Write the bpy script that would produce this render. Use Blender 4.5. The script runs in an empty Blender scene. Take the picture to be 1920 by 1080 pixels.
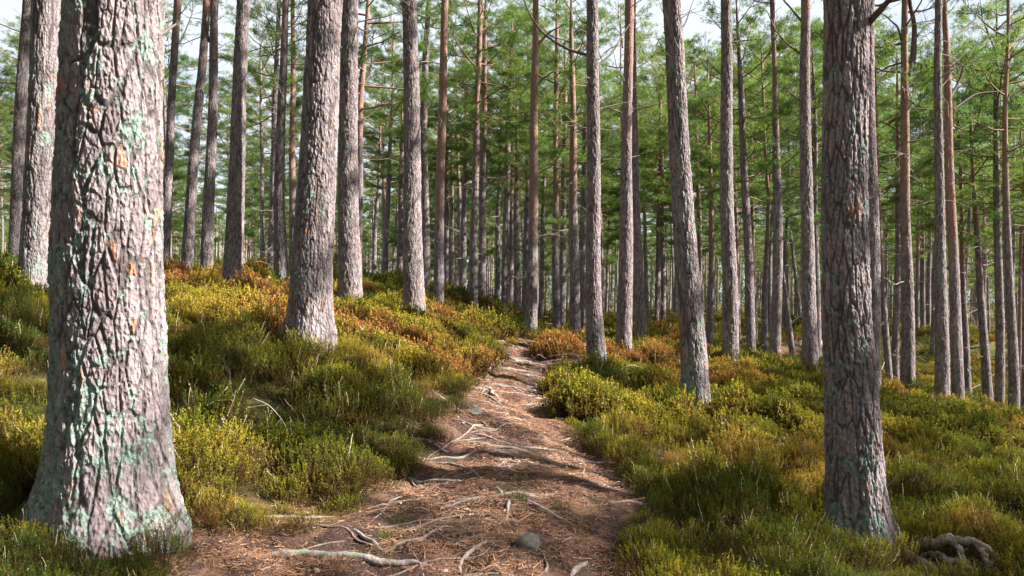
import bpy, math, random
import numpy as np
from mathutils import Vector, Matrix
scene = bpy.context.scene
# ---------------------------------------------------------------- camera
cam_data = bpy.data.cameras.new('camera'); cam_data.lens = 25.0; cam_data.sensor_width = 36.0
cam_data.clip_start = .05; cam_data.clip_end = 2000
cam = bpy.data.objects.new('camera', cam_data); scene.collection.objects.link(cam)
cam.location = (0, 0, 1.6); cam.rotation_euler = (math.radians(90) + math.atan(20/1333), 0, 0)
scene.camera = cam
# ---------------------------------------------------------------- sun and sky
SUN_EL, SUN_AZ = math.radians(37), math.radians(97)          # azimuth clockwise from +Y (the view direction)
sd = bpy.data.lights.new('sun', 'SUN'); sd.energy = 5.0; sd.angle = math.radians(.6); sd.color = (1, .95, .87)
sun = bpy.data.objects.new('sun', sd); scene.collection.objects.link(sun)
to_sun = Vector((math.sin(SUN_AZ)*math.cos(SUN_EL), math.cos(SUN_AZ)*math.cos(SUN_EL), math.sin(SUN_EL)))
sun.rotation_euler = to_sun.to_track_quat('Z', 'Y').to_euler(); sun.location = (20, 5, 20)
world = bpy.data.worlds.new('World'); scene.world = world; world.use_nodes = True
wt = world.node_tree; wt.nodes.clear()
def wn(t, **k):
    n = wt.nodes.new(t)
    for a, b in k.items(): setattr(n, a, b)
    return n
sky = wn('ShaderNodeTexSky', sky_type='NISHITA', sun_disc=False, sun_elevation=SUN_EL, sun_rotation=SUN_AZ, air_density=1.0, dust_density=1.5, ozone_density=1.2)
tc = wn('ShaderNodeTexCoord'); mp = wn('ShaderNodeMapping'); mp.inputs['Scale'].default_value = (1, 1, 2.2)
cl = wn('ShaderNodeTexNoise'); cl.inputs['Scale'].default_value = 2.6; cl.inputs['Detail'].default_value = 6; cl.inputs['Roughness'].default_value = .6
cr = wn('ShaderNodeValToRGB'); cr.color_ramp.elements[0].position = .24; cr.color_ramp.elements[1].position = .46
mx = wn('ShaderNodeMix', data_type='RGBA'); mx.inputs[7].default_value = (4.5, 4.9, 5.5, 1)
bg = wn('ShaderNodeBackground'); bg.inputs['Strength'].default_value = .052
wo = wn('ShaderNodeOutputWorld'); wl = wt.links.new
wl(tc.outputs['Generated'], mp.inputs['Vector']); wl(mp.outputs['Vector'], cl.inputs['Vector']); wl(cl.outputs['Fac'], cr.inputs['Fac'])
wl(cr.outputs['Color'], mx.inputs[0]); wl(sky.outputs['Color'], mx.inputs[6]); wl(mx.outputs[2], bg.inputs['Color']); wl(bg.outputs['Background'], wo.inputs['Surface'])
scene.view_settings.view_transform = 'Standard'; scene.view_settings.look = 'None'
scene.view_settings.exposure = 2.05; scene.view_settings.gamma = 1
scene.cycles.max_bounces = 6; scene.cycles.diffuse_bounces = 3; scene.cycles.transmission_bounces = 3; scene.cycles.transparent_max_bounces = 6
scene.cycles.caustics_reflective = False; scene.cycles.caustics_refractive = False
CTRL = [
 (-2.367,4.2,0.288), (-5.703,8.5,1.515), (-9.806,14,2.017), (2.588,5.4,-0.233), (6.072,12,-0.255), (-2.119,7.5,1.238),
 (-2.86,12.5,1.307), (-4.771,22,1.842), (-5.102,13,1.64), (-7.783,17,1.962), (-6.857,16,1.848), (-7.83,16,1.956),
 (-5.511,17,1.681), (-8.141,24,2.208), (-7.402,24,2.064), (-12.214,35,2.603), (-1.921,14,1.139), (-2.917,24,1.524),
 (-1.98,19,0.953), (-5.942,33,2.069), (-5.383,34,2.087), (-7.803,40,2.19), (-1.35,25,1.174), (-1.134,27,1.237),
 (-2.256,32,1.452), (-3.25,38,1.557), (-3.163,34,1.602), (-0.693,33,1.005), (-0.294,28,0.912), (-0.081,36,0.879),
 (0.196,29,0.782), (0.517,30,0.533), (0.513,19,0.269), (1.271,32,0.133), (1.493,24,-0.005), (1.922,27,-0.058),
 (1.962,22,0.176), (2.511,25,0.069), (1.558,13,0.114), (2.518,16,0.277), (3.431,19,0.141), (6.047,30,-0.635),
 (6.171,29,-0.586), (2.703,10.5,-0.231), (7.163,27,-0.119), (6.653,24,-0.634), (4.596,15,0.11), (8.915,28,-0.807),
 (6.728,20,-0.253), (10.272,30,-0.792), (8.504,24,-0.795), (7.045,19,-0.342), (8.306,21,-0.539), (18.284,45,-0.254),
 (6.291,15,-0.159), (8.599,20,-0.567), (11.647,22,-1.19), (12.382,23,-1.358), (10.011,18,-1.059), (10.244,17,-0.987),
 (11.261,18,-1.395), (15.376,24,-2.158), (15.371,23,-2.097), (22.576,34,-0.538), (15.081,22,-2.044), (14.082,20,-1.897),
 (17.043,24,-2.499), (15.82,22,-2.208), (26.341,45,-0.962), (28.743,50,-1.198), (-0.175,3.9,0.088), (-0.746,3.85,0.107),
 (0.407,3.9,0.088), (-1.247,3.8,0.127), (-1.476,4.3,0.188), (-0.913,4.7,0.196), (-0.215,4.8,0.166), (0.674,4.75,0.181),
 (-0.043,5.7,0.237), (0.502,5.6,0.261), (0,7,0.343), (-0.067,9,0.387), (0,11,0.447), (0.163,14.5,0.514),
 (0.337,18,0.548), (-1.673,3.4,0.082), (-2.215,3.3,0.169), (-2.869,4,0.284), (-2.373,5.2,0.416), (-1.453,5.4,0.129),
 (-0.988,6.6,0.214), (-1.139,9.5,0.446), (-0.719,12,0.581), (-0.382,17,0.79), (-3.021,7.2,0.814), (-4.219,7.4,1.3),
 (-4.795,6.8,1.3), (-4.033,9.6,1.3), (-4.142,11.5,1.559), (-2.047,10.5,0.985), (0.817,7.8,0.074), (1.148,6.4,-0.088),
 (0.701,10.4,0.21), (0.64,3.9,-0.065), (1.247,3.8,-0.123), (2.506,4,-0.201), (3.933,5.6,-0.073), (2.27,6.9,-0.146),
 (3.668,10,-0.072), (4.371,7.4,-0.254), (8.789,12.5,-0.987), (7.981,13.5,-0.721), (6.709,14,-0.275), (5.46,13.5,0.036),
 (5.667,28,0.236), (8.502,42,0.341), (9.915,27,0.082), (17.634,48,0.089), (20.98,35,-0.891), (22.744,33,-1.243),
 (35.981,60,-1.008), (0,45,0.251), (4.723,45,0.116), (-12,40,1.4), (-25,40,1), (-30,20,1.6),
 (-14,18,2.2), (-14,8,2), (-8,2,1.4), (-2,0,0.35), (0,0,0), (2,0,-0.2),
 (8,1,-1.3), (16,8,-2.4), (26,20,-3), (0,-8,-0.1), (-10,-8,1.2), (10,-8,-1.6),
 (30,-5,-3.6), (-30,-5,2.6), (0,100,-0.8), (40,100,-1.5), (-50,100,0), (80,100,-2),
 (0,70,-0.3), (30,70,-1.5), (-30,70,0.6), (60,50,-2.8), (-60,50,1),
]
# label, foot x, y, z, profile [(height, sideways offset, radius)], height where the bark turns orange, root flare
PINES = [
 ("massive furrowed pine trunk crusted with turquoise lichen, nearest on the left", -2.367, 4.2, 0.288, [(-0.02,0,0.3427),(0.87,-0.014,0.3096),(1.5,-0.026,0.3039),(2.29,-0.004,0.2856),(3.09,0.015,0.2725)], 30, 0.22),
 ("stout grey pine just behind the left edge of the lichen-crusted trunk", -5.703, 8.5, 1.515, [(0.34,0,0.1748),(1.11,0.031,0.1698),(2.39,0.082,0.1598),(3.68,0.12,0.1549)], 30, 0.2),
 ("slim greenish grey pine at the far left edge against bright sky", -9.806, 14, 2.017, [(0.34,0,0.1119),(2.32,0.074,0.1079),(3.91,0.142,0.0995),(5.5,0.21,0.0911)], 30, 0.24),
 ("large dark fissured pine with a sunlit right edge, nearest on the right", 2.588, 5.4, -0.233, [(0.12,0,0.2153),(0.86,-0.027,0.2049),(1.67,-0.054,0.1778),(2.48,-0.06,0.1688),(3.3,-0.046,0.1651),(4.12,-0.032,0.1613)], 30, 0.45),
 ("pale pine hidden behind the right edge of the large dark right-hand trunk", 6.072, 12, -0.255, [(0.22,0,0.1365),(2.4,0.017,0.1204),(5.11,-0.017,0.1046),(6.93,-0.031,0.0966)], 30, 0.24),
 ("bright sunlit pine with cracked pale bark and a flared foot in the left heather", -2.119, 7.5, 1.238, [(-0.02,0,0.2274),(0.7,-0.003,0.2084),(1.83,0.049,0.1899),(2.85,0.101,0.1766),(3.53,0.143,0.1715)], 30, 0.16),
 ("straight purple-grey pine touching the right side of the bright sunlit pine", -2.86, 12.5, 1.307, [(0.34,0,0.2102),(1.8,-0.024,0.1828),(3.68,-0.021,0.1645),(5.58,-0.018,0.1554)], 30, 0.24),
 ("thin forked orange pine just right of the straight purple-grey pine", -4.771, 22, 1.842, [(0.22,0,0.1371),(3.23,0.04,0.113),(5.72,0.065,0.1049),(7.72,0.191,0.0808),(9.06,0.287,0.0566)], 4.5, 0.18),
 ("straight grey pine with shaggy bark on the left heather crest", -5.102, 13, 1.64, [(0.34,0,0.1907),(1.52,0.032,0.159),(3.48,0.109,0.1321),(5.45,0.166,0.1141)], 30, 0.2),
 ("right-leaning pine reddening upward on the left heather crest", -7.783, 17, 1.962, [(0.34,0,0.145),(1.68,0.093,0.122),(4.25,0.242,0.105),(6.82,0.443,0.082)], 5.5, 0.24),
 ("grey pine with crooked low boughs between the leaning pine and the shaggy one", -6.857, 16, 1.848, [(0.34,0,0.1434),(2.28,0.036,0.116),(4.09,0.084,0.0995),(6.51,0.129,0.0831)], 30, 0.18),
 ("reddish pine just emerging from behind the right side of the lichen-crusted trunk", -7.83, 16, 1.956, [(0.34,0,0.1186),(2.17,0.047,0.0972),(3.98,0.13,0.0812),(6.41,0.27,0.0815)], 6, 0.24),
 ("slender pine turning red above, standing left of the bright sunlit pine", -5.511, 17, 1.681, [(0.34,0,0.1516),(1.96,-0.072,0.1333),(4.53,-0.02,0.1031),(7.1,0.083,0.0729)], 6, 0.24),
 ("thin dark pine half hidden behind the slender one left of the bright sunlit pine", -8.141, 24, 2.208, [(0.22,0,0.1279),(3.18,0.057,0.1109),(6.62,0.13,0.0854),(8.44,0.175,0.0684)], 30, 0.18),
 ("thin orange pine squeezed against the left edge of the bright sunlit pine", -7.402, 24, 2.064, [(0.22,0,0.129),(4.23,-0.019,0.1118),(7.68,-0.034,0.086),(9.32,-0.042,0.0602)], 3, 0.18),
 ("very thin bluish pine standing alone in the gap left of the red-topped slender pine", -12.214, 35, 2.603, [(0.1,0,0.1116),(4.52,-0.128,0.0991),(7.69,-0.171,0.0743),(9.81,-0.209,0.0495)], 30, 0.18),
 ("straight grey pine with an orange patch high up, left of the heather bank", -1.921, 14, 1.139, [(0.22,0,0.2185),(1.62,-0.024,0.1873),(4.26,-0.072,0.156),(6.38,-0.097,0.1404)], 7.2, 0.24),
 ("grey mottled pine with a wavy stem right behind the orange-patched one", -2.917, 24, 1.524, [(0.22,0,0.1519),(2.96,-0.023,0.134),(5.68,-0.082,0.1251),(8.04,-0.032,0.1072),(10.22,0.109,0.0805)], 30, 0.18),
 ("smooth pink-orange pine leaning slightly right at the top of the heather bank", -1.98, 19, 0.953, [(0.22,0,0.1489),(2.22,0.025,0.1276),(5.08,0.093,0.1135),(8.68,0.188,0.0922)], 2.5, 0.18),
 ("thin pine with a bushy crown seen between two thick trunks left of centre", -5.942, 33, 2.069, [(0.1,0,0.1584),(3.5,0.14,0.1219),(7.23,0.304,0.0854),(10.48,0.395,0.061)], 6, 0.18),
 ("short orange-topped pine close left of the orange-patched trunk", -5.383, 34, 2.087, [(0.1,0,0.1638),(3.6,0.043,0.126),(5.39,0.064,0.1008),(7.45,0.085,0.063)], 4, 0.18),
 ("spindly pine first right of the purple-grey pine's sunlit flank", -7.803, 40, 2.19, [(0.1,0,0.1325),(3.32,0.111,0.1179),(5.72,0.254,0.0885),(7.84,0.339,0.059)], 6, 0.18),
 ("tall thin pine with a reddish upper stem above the heather bank", -1.35, 25, 1.174, [(0.22,0,0.1592),(3.43,0.016,0.1311),(7.2,0.126,0.103),(9.85,0.2,0.0843)], 5, 0.18),
 ("tall thin pine paired closely to the right of the reddish-stemmed one", -1.134, 27, 1.237, [(0.1,0,0.1518),(3.61,-0.002,0.1315),(6.66,0.057,0.1012),(9.32,0.096,0.081)], 5, 0.18),
 ("thin pine with red stem standing left of the close pair above the bank", -2.256, 32, 1.452, [(0.1,0,0.1676),(4,0.092,0.1198),(6.41,0.138,0.0958),(7.86,0.16,0.0719)], 6, 0.18),
 ("faint slim pine further left behind the heather bank", -3.25, 38, 1.557, [(0.1,0,0.1562),(4.61,0.023,0.1136),(7.47,0.048,0.071)], 6, 0.18),
 ("slim pine hugging the right side of the smooth pink-orange pine", -3.163, 34, 1.602, [(0.1,0,0.127),(4.09,0.02,0.1143),(7.93,0.04,0.0889)], 6, 0.18),
 ("slim pine with a red top, first of the tight row left of the trail's end", -0.693, 33, 1.005, [(0.1,0,0.1361),(4.56,0.048,0.1114),(7.55,0.171,0.0866),(9.04,0.221,0.0619)], 5, 0.18),
 ("sunlit slim pine second in the tight row left of the trail's end", -0.294, 28, 0.912, [(0.1,0,0.168),(4.05,0.062,0.126),(7.22,0.146,0.105),(8.7,0.21,0.084)], 5.5, 0.18),
 ("slim shaded pine third in the tight row left of the trail's end", -0.081, 36, 0.879, [(0.1,0,0.1215),(5.05,0.054,0.108),(7.76,0.108,0.081)], 5, 0.18),
 ("slim two-toned pine fourth in the tight row left of the trail's end", 0.196, 29, 0.782, [(0.1,0,0.1523),(4.3,-0.021,0.1088),(6.49,0.001,0.087),(7.8,0.001,0.0653)], 5, 0.18),
 ("dark slim pine directly left of the orange pine at the trail's end", 0.517, 30, 0.533, [(0.1,0,0.135),(4.67,0.091,0.1125),(8.29,0.205,0.1012),(10.56,0.184,0.0787)], 5.5, 0.18),
 ("orange-barked pine standing right where the trail vanishes", 0.513, 19, 0.269, [(0.22,0,0.1852),(2.47,0.029,0.1354),(5.05,0.073,0.1211),(7.63,0.103,0.0997),(9.07,0.118,0.0712)], 3.2, 0.24),
 ("thin grey-blue pine leaning right just beyond the trail's end", 1.271, 32, 0.133, [(0.1,0,0.1439),(4.11,0.099,0.1079),(7.73,0.197,0.0839)], 30, 0.18),
 ("reddish slim pine with a straight stem right of the trail's end", 1.493, 24, -0.005, [(0.22,0,0.1527),(3.59,-0.033,0.1078),(6.3,-0.012,0.0899),(9.02,0.008,0.0719)], 4, 0.18),
 ("slim pine with a sunlit right edge beside the reddish slim one", 1.922, 27, -0.058, [(0.1,0,0.1313),(3.89,0.004,0.1111),(6.94,0.068,0.0909),(8.98,0.091,0.0707)], 5, 0.18),
 ("orange-topped pine with forked upper boughs left of the stubby grey pine", 1.962, 22, 0.176, [(0.22,0,0.1644),(3.24,-0.046,0.1398),(5.73,-0.059,0.1151),(8.05,-0.089,0.0822)], 3.8, 0.18),
 ("dark pine tucked against the left side of the stubby grey pine", 2.511, 25, 0.069, [(0.22,0,0.1679),(3.6,0.005,0.14),(6.42,0.066,0.1213)], 30, 0.18),
 ("stubby grey pine with twigs heaped at its foot beside the path", 1.558, 13, 0.114, [(0.22,0,0.1937),(1.29,-0.057,0.1502),(3.05,-0.073,0.1308),(5.01,-0.079,0.1211),(6.98,-0.066,0.1066)], 30, 0.2),
 ("straight purple pine turning orange high up, right of the stubby grey pine", 2.518, 16, 0.277, [(0.22,0,0.1897),(2.04,0.028,0.166),(4.45,0.07,0.1244),(8.09,0.139,0.1007)], 5.6, 0.24),
 ("grey pine standing tight behind the right side of the orange-topped purple pine", 3.431, 19, 0.141, [(0.22,0,0.1683),(2.31,-0.066,0.1404),(4.46,-0.131,0.1124),(7.33,-0.167,0.0843)], 30, 0.12),
 ("left one of two thin reddish pines in the clearing right of centre", 6.047, 30, -0.635, [(0.1,0,0.1103),(3.59,0.123,0.0992),(7.42,0.225,0.0881)], 5, 0.18),
 ("right one of two thin reddish pines in the clearing right of centre", 6.171, 29, -0.586, [(0.1,0,0.117),(3.49,-0.011,0.0958),(7.2,-0.065,0.0852),(8.95,-0.081,0.0639)], 5, 0.18),
 ("thick left-leaning grey pine with a lichened foot in the right-hand heather", 2.703, 10.5, -0.231, [(0.22,0,0.2136),(1.2,-0.043,0.1832),(2.3,-0.11,0.1644),(4.04,-0.214,0.1457),(6.27,-0.349,0.1269)], 30, 0.2),
 ("thin orange pine visible along the right edge of the left-leaning grey pine", 7.163, 27, -0.119, [(0.1,0,0.1077),(3.95,-0.045,0.0881),(6.39,-0.097,0.0784),(8.02,-0.131,0.0588)], 3, 0.18),
 ("thin red-brown pine between the left-leaning grey pine and the straight flaky pine", 6.653, 24, -0.634, [(0.22,0,0.1388),(3.31,0.067,0.104),(5.48,0.094,0.078),(7.29,0.047,0.052)], 3.5, 0.18),
 ("straight flaky pine lit white down its right side, mid right", 4.596, 15, 0.11, [(0.22,0,0.1829),(1.6,-0.016,0.1668),(3.29,-0.053,0.1454),(5.56,-0.055,0.1293),(7.83,-0.033,0.1131)], 9, 0.24),
 ("thin dark red pine peeking from the right edge of the straight flaky pine", 8.915, 28, -0.807, [(0.1,0,0.1001),(4.72,-0.062,0.0801),(6.83,-0.094,0.0701)], 3, 0.18),
 ("smooth lilac-grey pine curving left as it rises, mid right", 6.728, 20, -0.253, [(0.22,0,0.1351),(2.75,-0.062,0.121),(4.56,-0.128,0.1069),(7.12,-0.251,0.0785)], 30, 0.12),
 ("thin orange pine tucked behind the smooth lilac-grey pine", 10.272, 30, -0.792, [(0.1,0,0.0958),(4.87,-0.111,0.0853),(7.13,-0.144,0.064),(9.39,-0.133,0.0533)], 2, 0.18),
 ("narrow rough pine with a twin stem, between the two smooth lilac-grey pines", 8.504, 24, -0.795, [(0.22,0,0.1188),(3.48,0.071,0.0848),(5.64,0.155,0.0593),(7.99,0.059,0.0424)], 4.5, 0.18),
 ("smooth lilac-grey pine with orange patches near its top, mid right", 7.045, 19, -0.342, [(0.22,0,0.1403),(2.8,0.043,0.1269),(4.94,0.055,0.1135),(7.09,0.024,0.0802),(8.68,-0.01,0.0535)], 6.5, 0.18),
 ("short dark dead snag leaning left among the mid-right pines", 8.306, 21, -0.539, [(0.22,0,0.0952),(1.19,-0.12,0.0807),(2.38,-0.271,0.0662),(3.08,-0.33,0.0368)], 30, 0.18),
 ("faint bluish pine leaning left in the far mid-right gap", 18.284, 45, -0.254, [(0.1,0,0.1564),(3.2,-0.319,0.1254),(6.25,-0.672,0.0943),(8.62,-0.895,0.063)], 30, 0.05),
 ("rough pine with a sunlit flank, first left of the large dark right-hand trunk", 6.291, 15, -0.159, [(0.22,0,0.1712),(1.87,-0.035,0.1454),(3.56,-0.058,0.1299),(6.39,-0.074,0.104),(8.1,-0.075,0.0884)], 6.8, 0.24),
 ("thin pine almost hidden along the right edge of the rough sunlit-flanked pine", 8.599, 20, -0.567, [(0.22,0,0.0965),(3.07,-0.027,0.0828),(6.08,-0.067,0.069)], 30, 0.18),
 ("thin orange-red pine leaning left just right of the large dark trunk", 11.647, 22, -1.19, [(0.22,0,0.1021),(2.79,-0.145,0.0878),(5.27,-0.307,0.066),(7.92,-0.336,0.0514)], 3, 0.18),
 ("slim smooth pine second right of the large dark trunk", 12.382, 23, -1.358, [(0.22,0,0.1215),(3.13,0.058,0.0911),(6.07,0.116,0.0683),(7.8,0.131,0.0531)], 6, 0.18),
 ("red-barked pine that forks high up, right of the large dark trunk", 10.011, 18, -1.059, [(0.22,0,0.1769),(2.66,-0.02,0.1417),(4.82,-0.043,0.1182),(8.22,-0.014,0.0945),(10.27,0.002,0.0709)], 4.2, 0.12),
 ("grey-green mossy pine crossing behind the orange pine on the right", 10.244, 17, -0.987, [(0.22,0,0.1747),(2.59,-0.004,0.142),(4.63,0.002,0.1147),(7.2,-0.001,0.0929),(9.77,-0.003,0.0766)], 30, 0.24),
 ("orange-topped pine leaning left in front of the grey-green mossy one", 11.261, 18, -1.395, [(0.22,0,0.1544),(2.72,-0.044,0.1318),(5.16,-0.102,0.1091),(7.87,-0.186,0.0863),(10.6,-0.269,0.0635)], 4.2, 0.12),
 ("thin red pine right of the crossing orange and grey-green pair", 15.376, 24, -2.158, [(0.22,0,0.1136),(3.76,-0.11,0.0836),(6.64,-0.191,0.0609),(8.45,-0.228,0.0457)], 4, 0.18),
 ("curving pine that bows to the left near the right edge", 15.371, 23, -2.097, [(0.22,0,0.1505),(2.32,-0.1,0.1221),(4.73,-0.265,0.0938),(6.63,-0.402,0.0651),(8.19,-0.439,0.0435)], 6, 0.18),
 ("thin distant pine behind the bowed one near the right edge", 22.576, 34, -0.538, [(0.1,0,0.1062),(3.67,-0.015,0.0957),(6.74,-0.01,0.0744)], 6, 0.05),
 ("straight dark pine left of the purple-topped one near the right edge", 15.081, 22, -2.044, [(0.22,0,0.136),(3.81,-0.029,0.1158),(7.28,-0.043,0.1023),(9.61,-0.036,0.0546)], 30, 0.12),
 ("purple-topped pine with many upswept boughs near the right edge", 14.082, 20, -1.897, [(0.22,0,0.1471),(3.5,-0.07,0.1106),(5.9,-0.15,0.0924),(9.22,-0.146,0.0616),(11.04,-0.082,0.0369)], 5.5, 0.12),
 ("thin orange pine leaning right at the very right edge", 17.043, 24, -2.499, [(0.22,0,0.0807),(4.28,0.115,0.0659),(6.98,0.235,0.0585),(9.7,0.336,0.0438)], 2, 0.18),
 ("slim dark pine cut by the right edge of the view", 15.82, 22, -2.208, [(0.22,0,0.1071),(4.8,0.099,0.0869),(8.11,0.201,0.0668)], 30, 0.18),
 ("thin pine standing alone in the dark hollow on the right", 26.341, 45, -0.962, [(0.1,0,0.1311),(4.59,0.073,0.1165),(7.97,0.137,0.0873)], 6, 0.05),
 ("faint pine just left of the lone thin one in the dark hollow", 28.743, 50, -1.198, [(0.1,0,0.13),(5.05,0.005,0.1138),(8.06,-0.006,0.0813)], 6, 0.05),
]
PATH_L = [(3.76, -1.71), (4.18, -1.903), (4.3, -1.701), (4.5, -1.344), (5.16, -1.195), (5.84, -0.829), (6.52, -0.78), (7.2, -0.496), (8.12, -0.596), (11.44, -0.3), (14.14, -0.191), (16.4, 0.025)]
PATH_R = [(4.08, 0.669), (4.52, 0.725), (5.0, 0.896), (6.38, 1.144), (6.96, 0.833), (7.94, 0.535), (10.06, 0.467), (13.28, 0.696), (15.18, 0.478), (22.84, 0.548)]
# branches seen on some trunks: tree index -> [(points, radius)]
BOUGHS = {
 0: [([(-2.12,4.2,3.15),(-2.11,4.3,3.22),(-2.11,4.45,3.33)], 0.016)],
 3: [([(2.68,5.4,3.66),(2.72,5.3,3.72),(2.76,5.2,3.78),(2.74,4.9,3.82)], 0.03), ([(2.7,5.4,2.36),(2.76,5.4,2.39)], 0.02)],
 38: [([(1.42,13,6.06),(1.02,13.3,6.29),(0.62,13.6,6.67),(0.42,13.9,7.05),(0.16,14.3,7.81)], 0.032), ([(1.47,13,6.62),(1.29,13.2,6.78),(1.19,13.4,7.11)], 0.02), ([(1.55,13,5.86),(1.89,13.2,6.2),(2.12,13.5,6.67),(2.5,13.8,7.22)], 0.022), ([(1.42,13,2.87),(1.24,13.2,2.97)], 0.012), ([(1.59,13,5.08),(2,13.3,5.26),(2.32,13.5,5.36)], 0.012)],
 43: [([(2.48,10.5,5.54),(2.62,10.6,5.77),(2.75,10.7,6.12)], 0.014), ([(2.52,10.5,4.84),(2.64,10.6,4.95),(2.78,10.6,5.18)], 0.013), ([(2.56,10.5,4.65),(2.63,10.5,4.72),(2.66,10.5,4.92),(2.78,10.6,5.16)], 0.011), ([(2.55,10.5,4.38),(2.62,10.5,4.53),(2.63,10.5,4.59)], 0.01), ([(2.22,10.5,5.28),(2.27,10.3,5.17),(2.29,10.2,5.08)], 0.01)],
 54: [([(6.19,15,7.43),(6.04,15.1,7.7),(5.85,15.2,8.02),(5.76,15.4,8.46)], 0.03), ([(6.19,15,6.73),(5.9,15.2,7.08),(5.72,15.4,7.47),(5.62,15.6,7.96)], 0.026), ([(6.13,15,5.76),(5.95,15.2,6.04),(5.8,15.4,6.26)], 0.016)],
 46: [([(4.46,15,7.31),(4.24,15,7.54),(4.17,15,7.62)], 0.012), ([(4.43,15,6.35),(4.21,15.1,6.63),(3.99,15.2,6.78)], 0.016), ([(4.7,15,6.35),(4.79,15,6.63)], 0.01), ([(4.69,15,7.05),(5.16,15.2,7.16),(5.69,15.4,7.29)], 0.015)],
 58: [([(9.91,18,8.18),(9.87,18.1,8.56),(9.61,18.2,8.88),(9.46,18.3,9.03)], 0.03), ([(10.08,18,7.27),(10.26,18.1,7.74),(10.31,18.1,8.56),(10.14,18,9.07),(10.1,18,9.76)], 0.085), ([(9.91,18,7.6),(9.73,18.3,7.6),(9.53,18.6,7.49)], 0.03), ([(10.35,18.1,8.29),(10.77,18.3,8.71),(11.65,18.6,9.25)], 0.03)],
 60: [([(11.16,18,6.75),(11.52,18.2,7.22),(11.76,18.3,7.95),(12.35,18.5,8.37),(13.16,18.8,8.9)], 0.04), ([(11.1,18,7.5),(11.6,18.2,7.84),(12.21,18.4,8.19),(12.84,18.7,8.51)], 0.035), ([(11.08,18,8.12),(11.6,18.3,8.5),(12.14,18.5,8.93),(12.28,18.6,9.39)], 0.035), ([(11.22,18,6.41),(11.99,18.3,6.91),(12.89,18.6,7.06)], 0.025)],
 65: [([(13.99,20,8.08),(14.18,20,8.61),(14.7,20.2,9.22)], 0.03), ([(13.95,20,7.17),(14.38,20.2,7.69),(14.91,20.4,8.06)], 0.03), ([(13.93,20,7.78),(13.88,20.1,7.96),(13.8,20.2,8.45),(13.83,20.2,8.91)], 0.02)],
 10: [([(-6.76,16,5.94),(-6.61,16.1,6.09),(-6.47,16.2,6.42)], 0.03), ([(-6.85,16,7.42),(-6.98,16.1,7.79),(-6.97,16.2,8.2),(-6.77,16.3,8.43)], 0.04), ([(-6.73,16,5.45),(-6.48,16.1,5.05),(-6.48,16.1,4.75)], 0.02)],
 7: [([(-4.71,22,8.15),(-4.43,22.2,8.63),(-4.39,22.4,10.05)], 0.05), ([(-4.74,22,7.9),(-4.92,22,8.56),(-4.98,22,9.56)], 0.05)],
 32: [([(0.62,19,8.33),(1.02,19.3,8.88),(1.51,19.6,9.21)], 0.04), ([(0.59,19,7.18),(0.79,19.1,7.5),(1.09,19.3,7.78),(1.48,19.6,7.95)], 0.035), ([(0.57,19,4.89),(1.16,19.2,5.24),(1.42,19.3,5.81),(1.54,19.3,6.18)], 0.03)],
}
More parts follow.
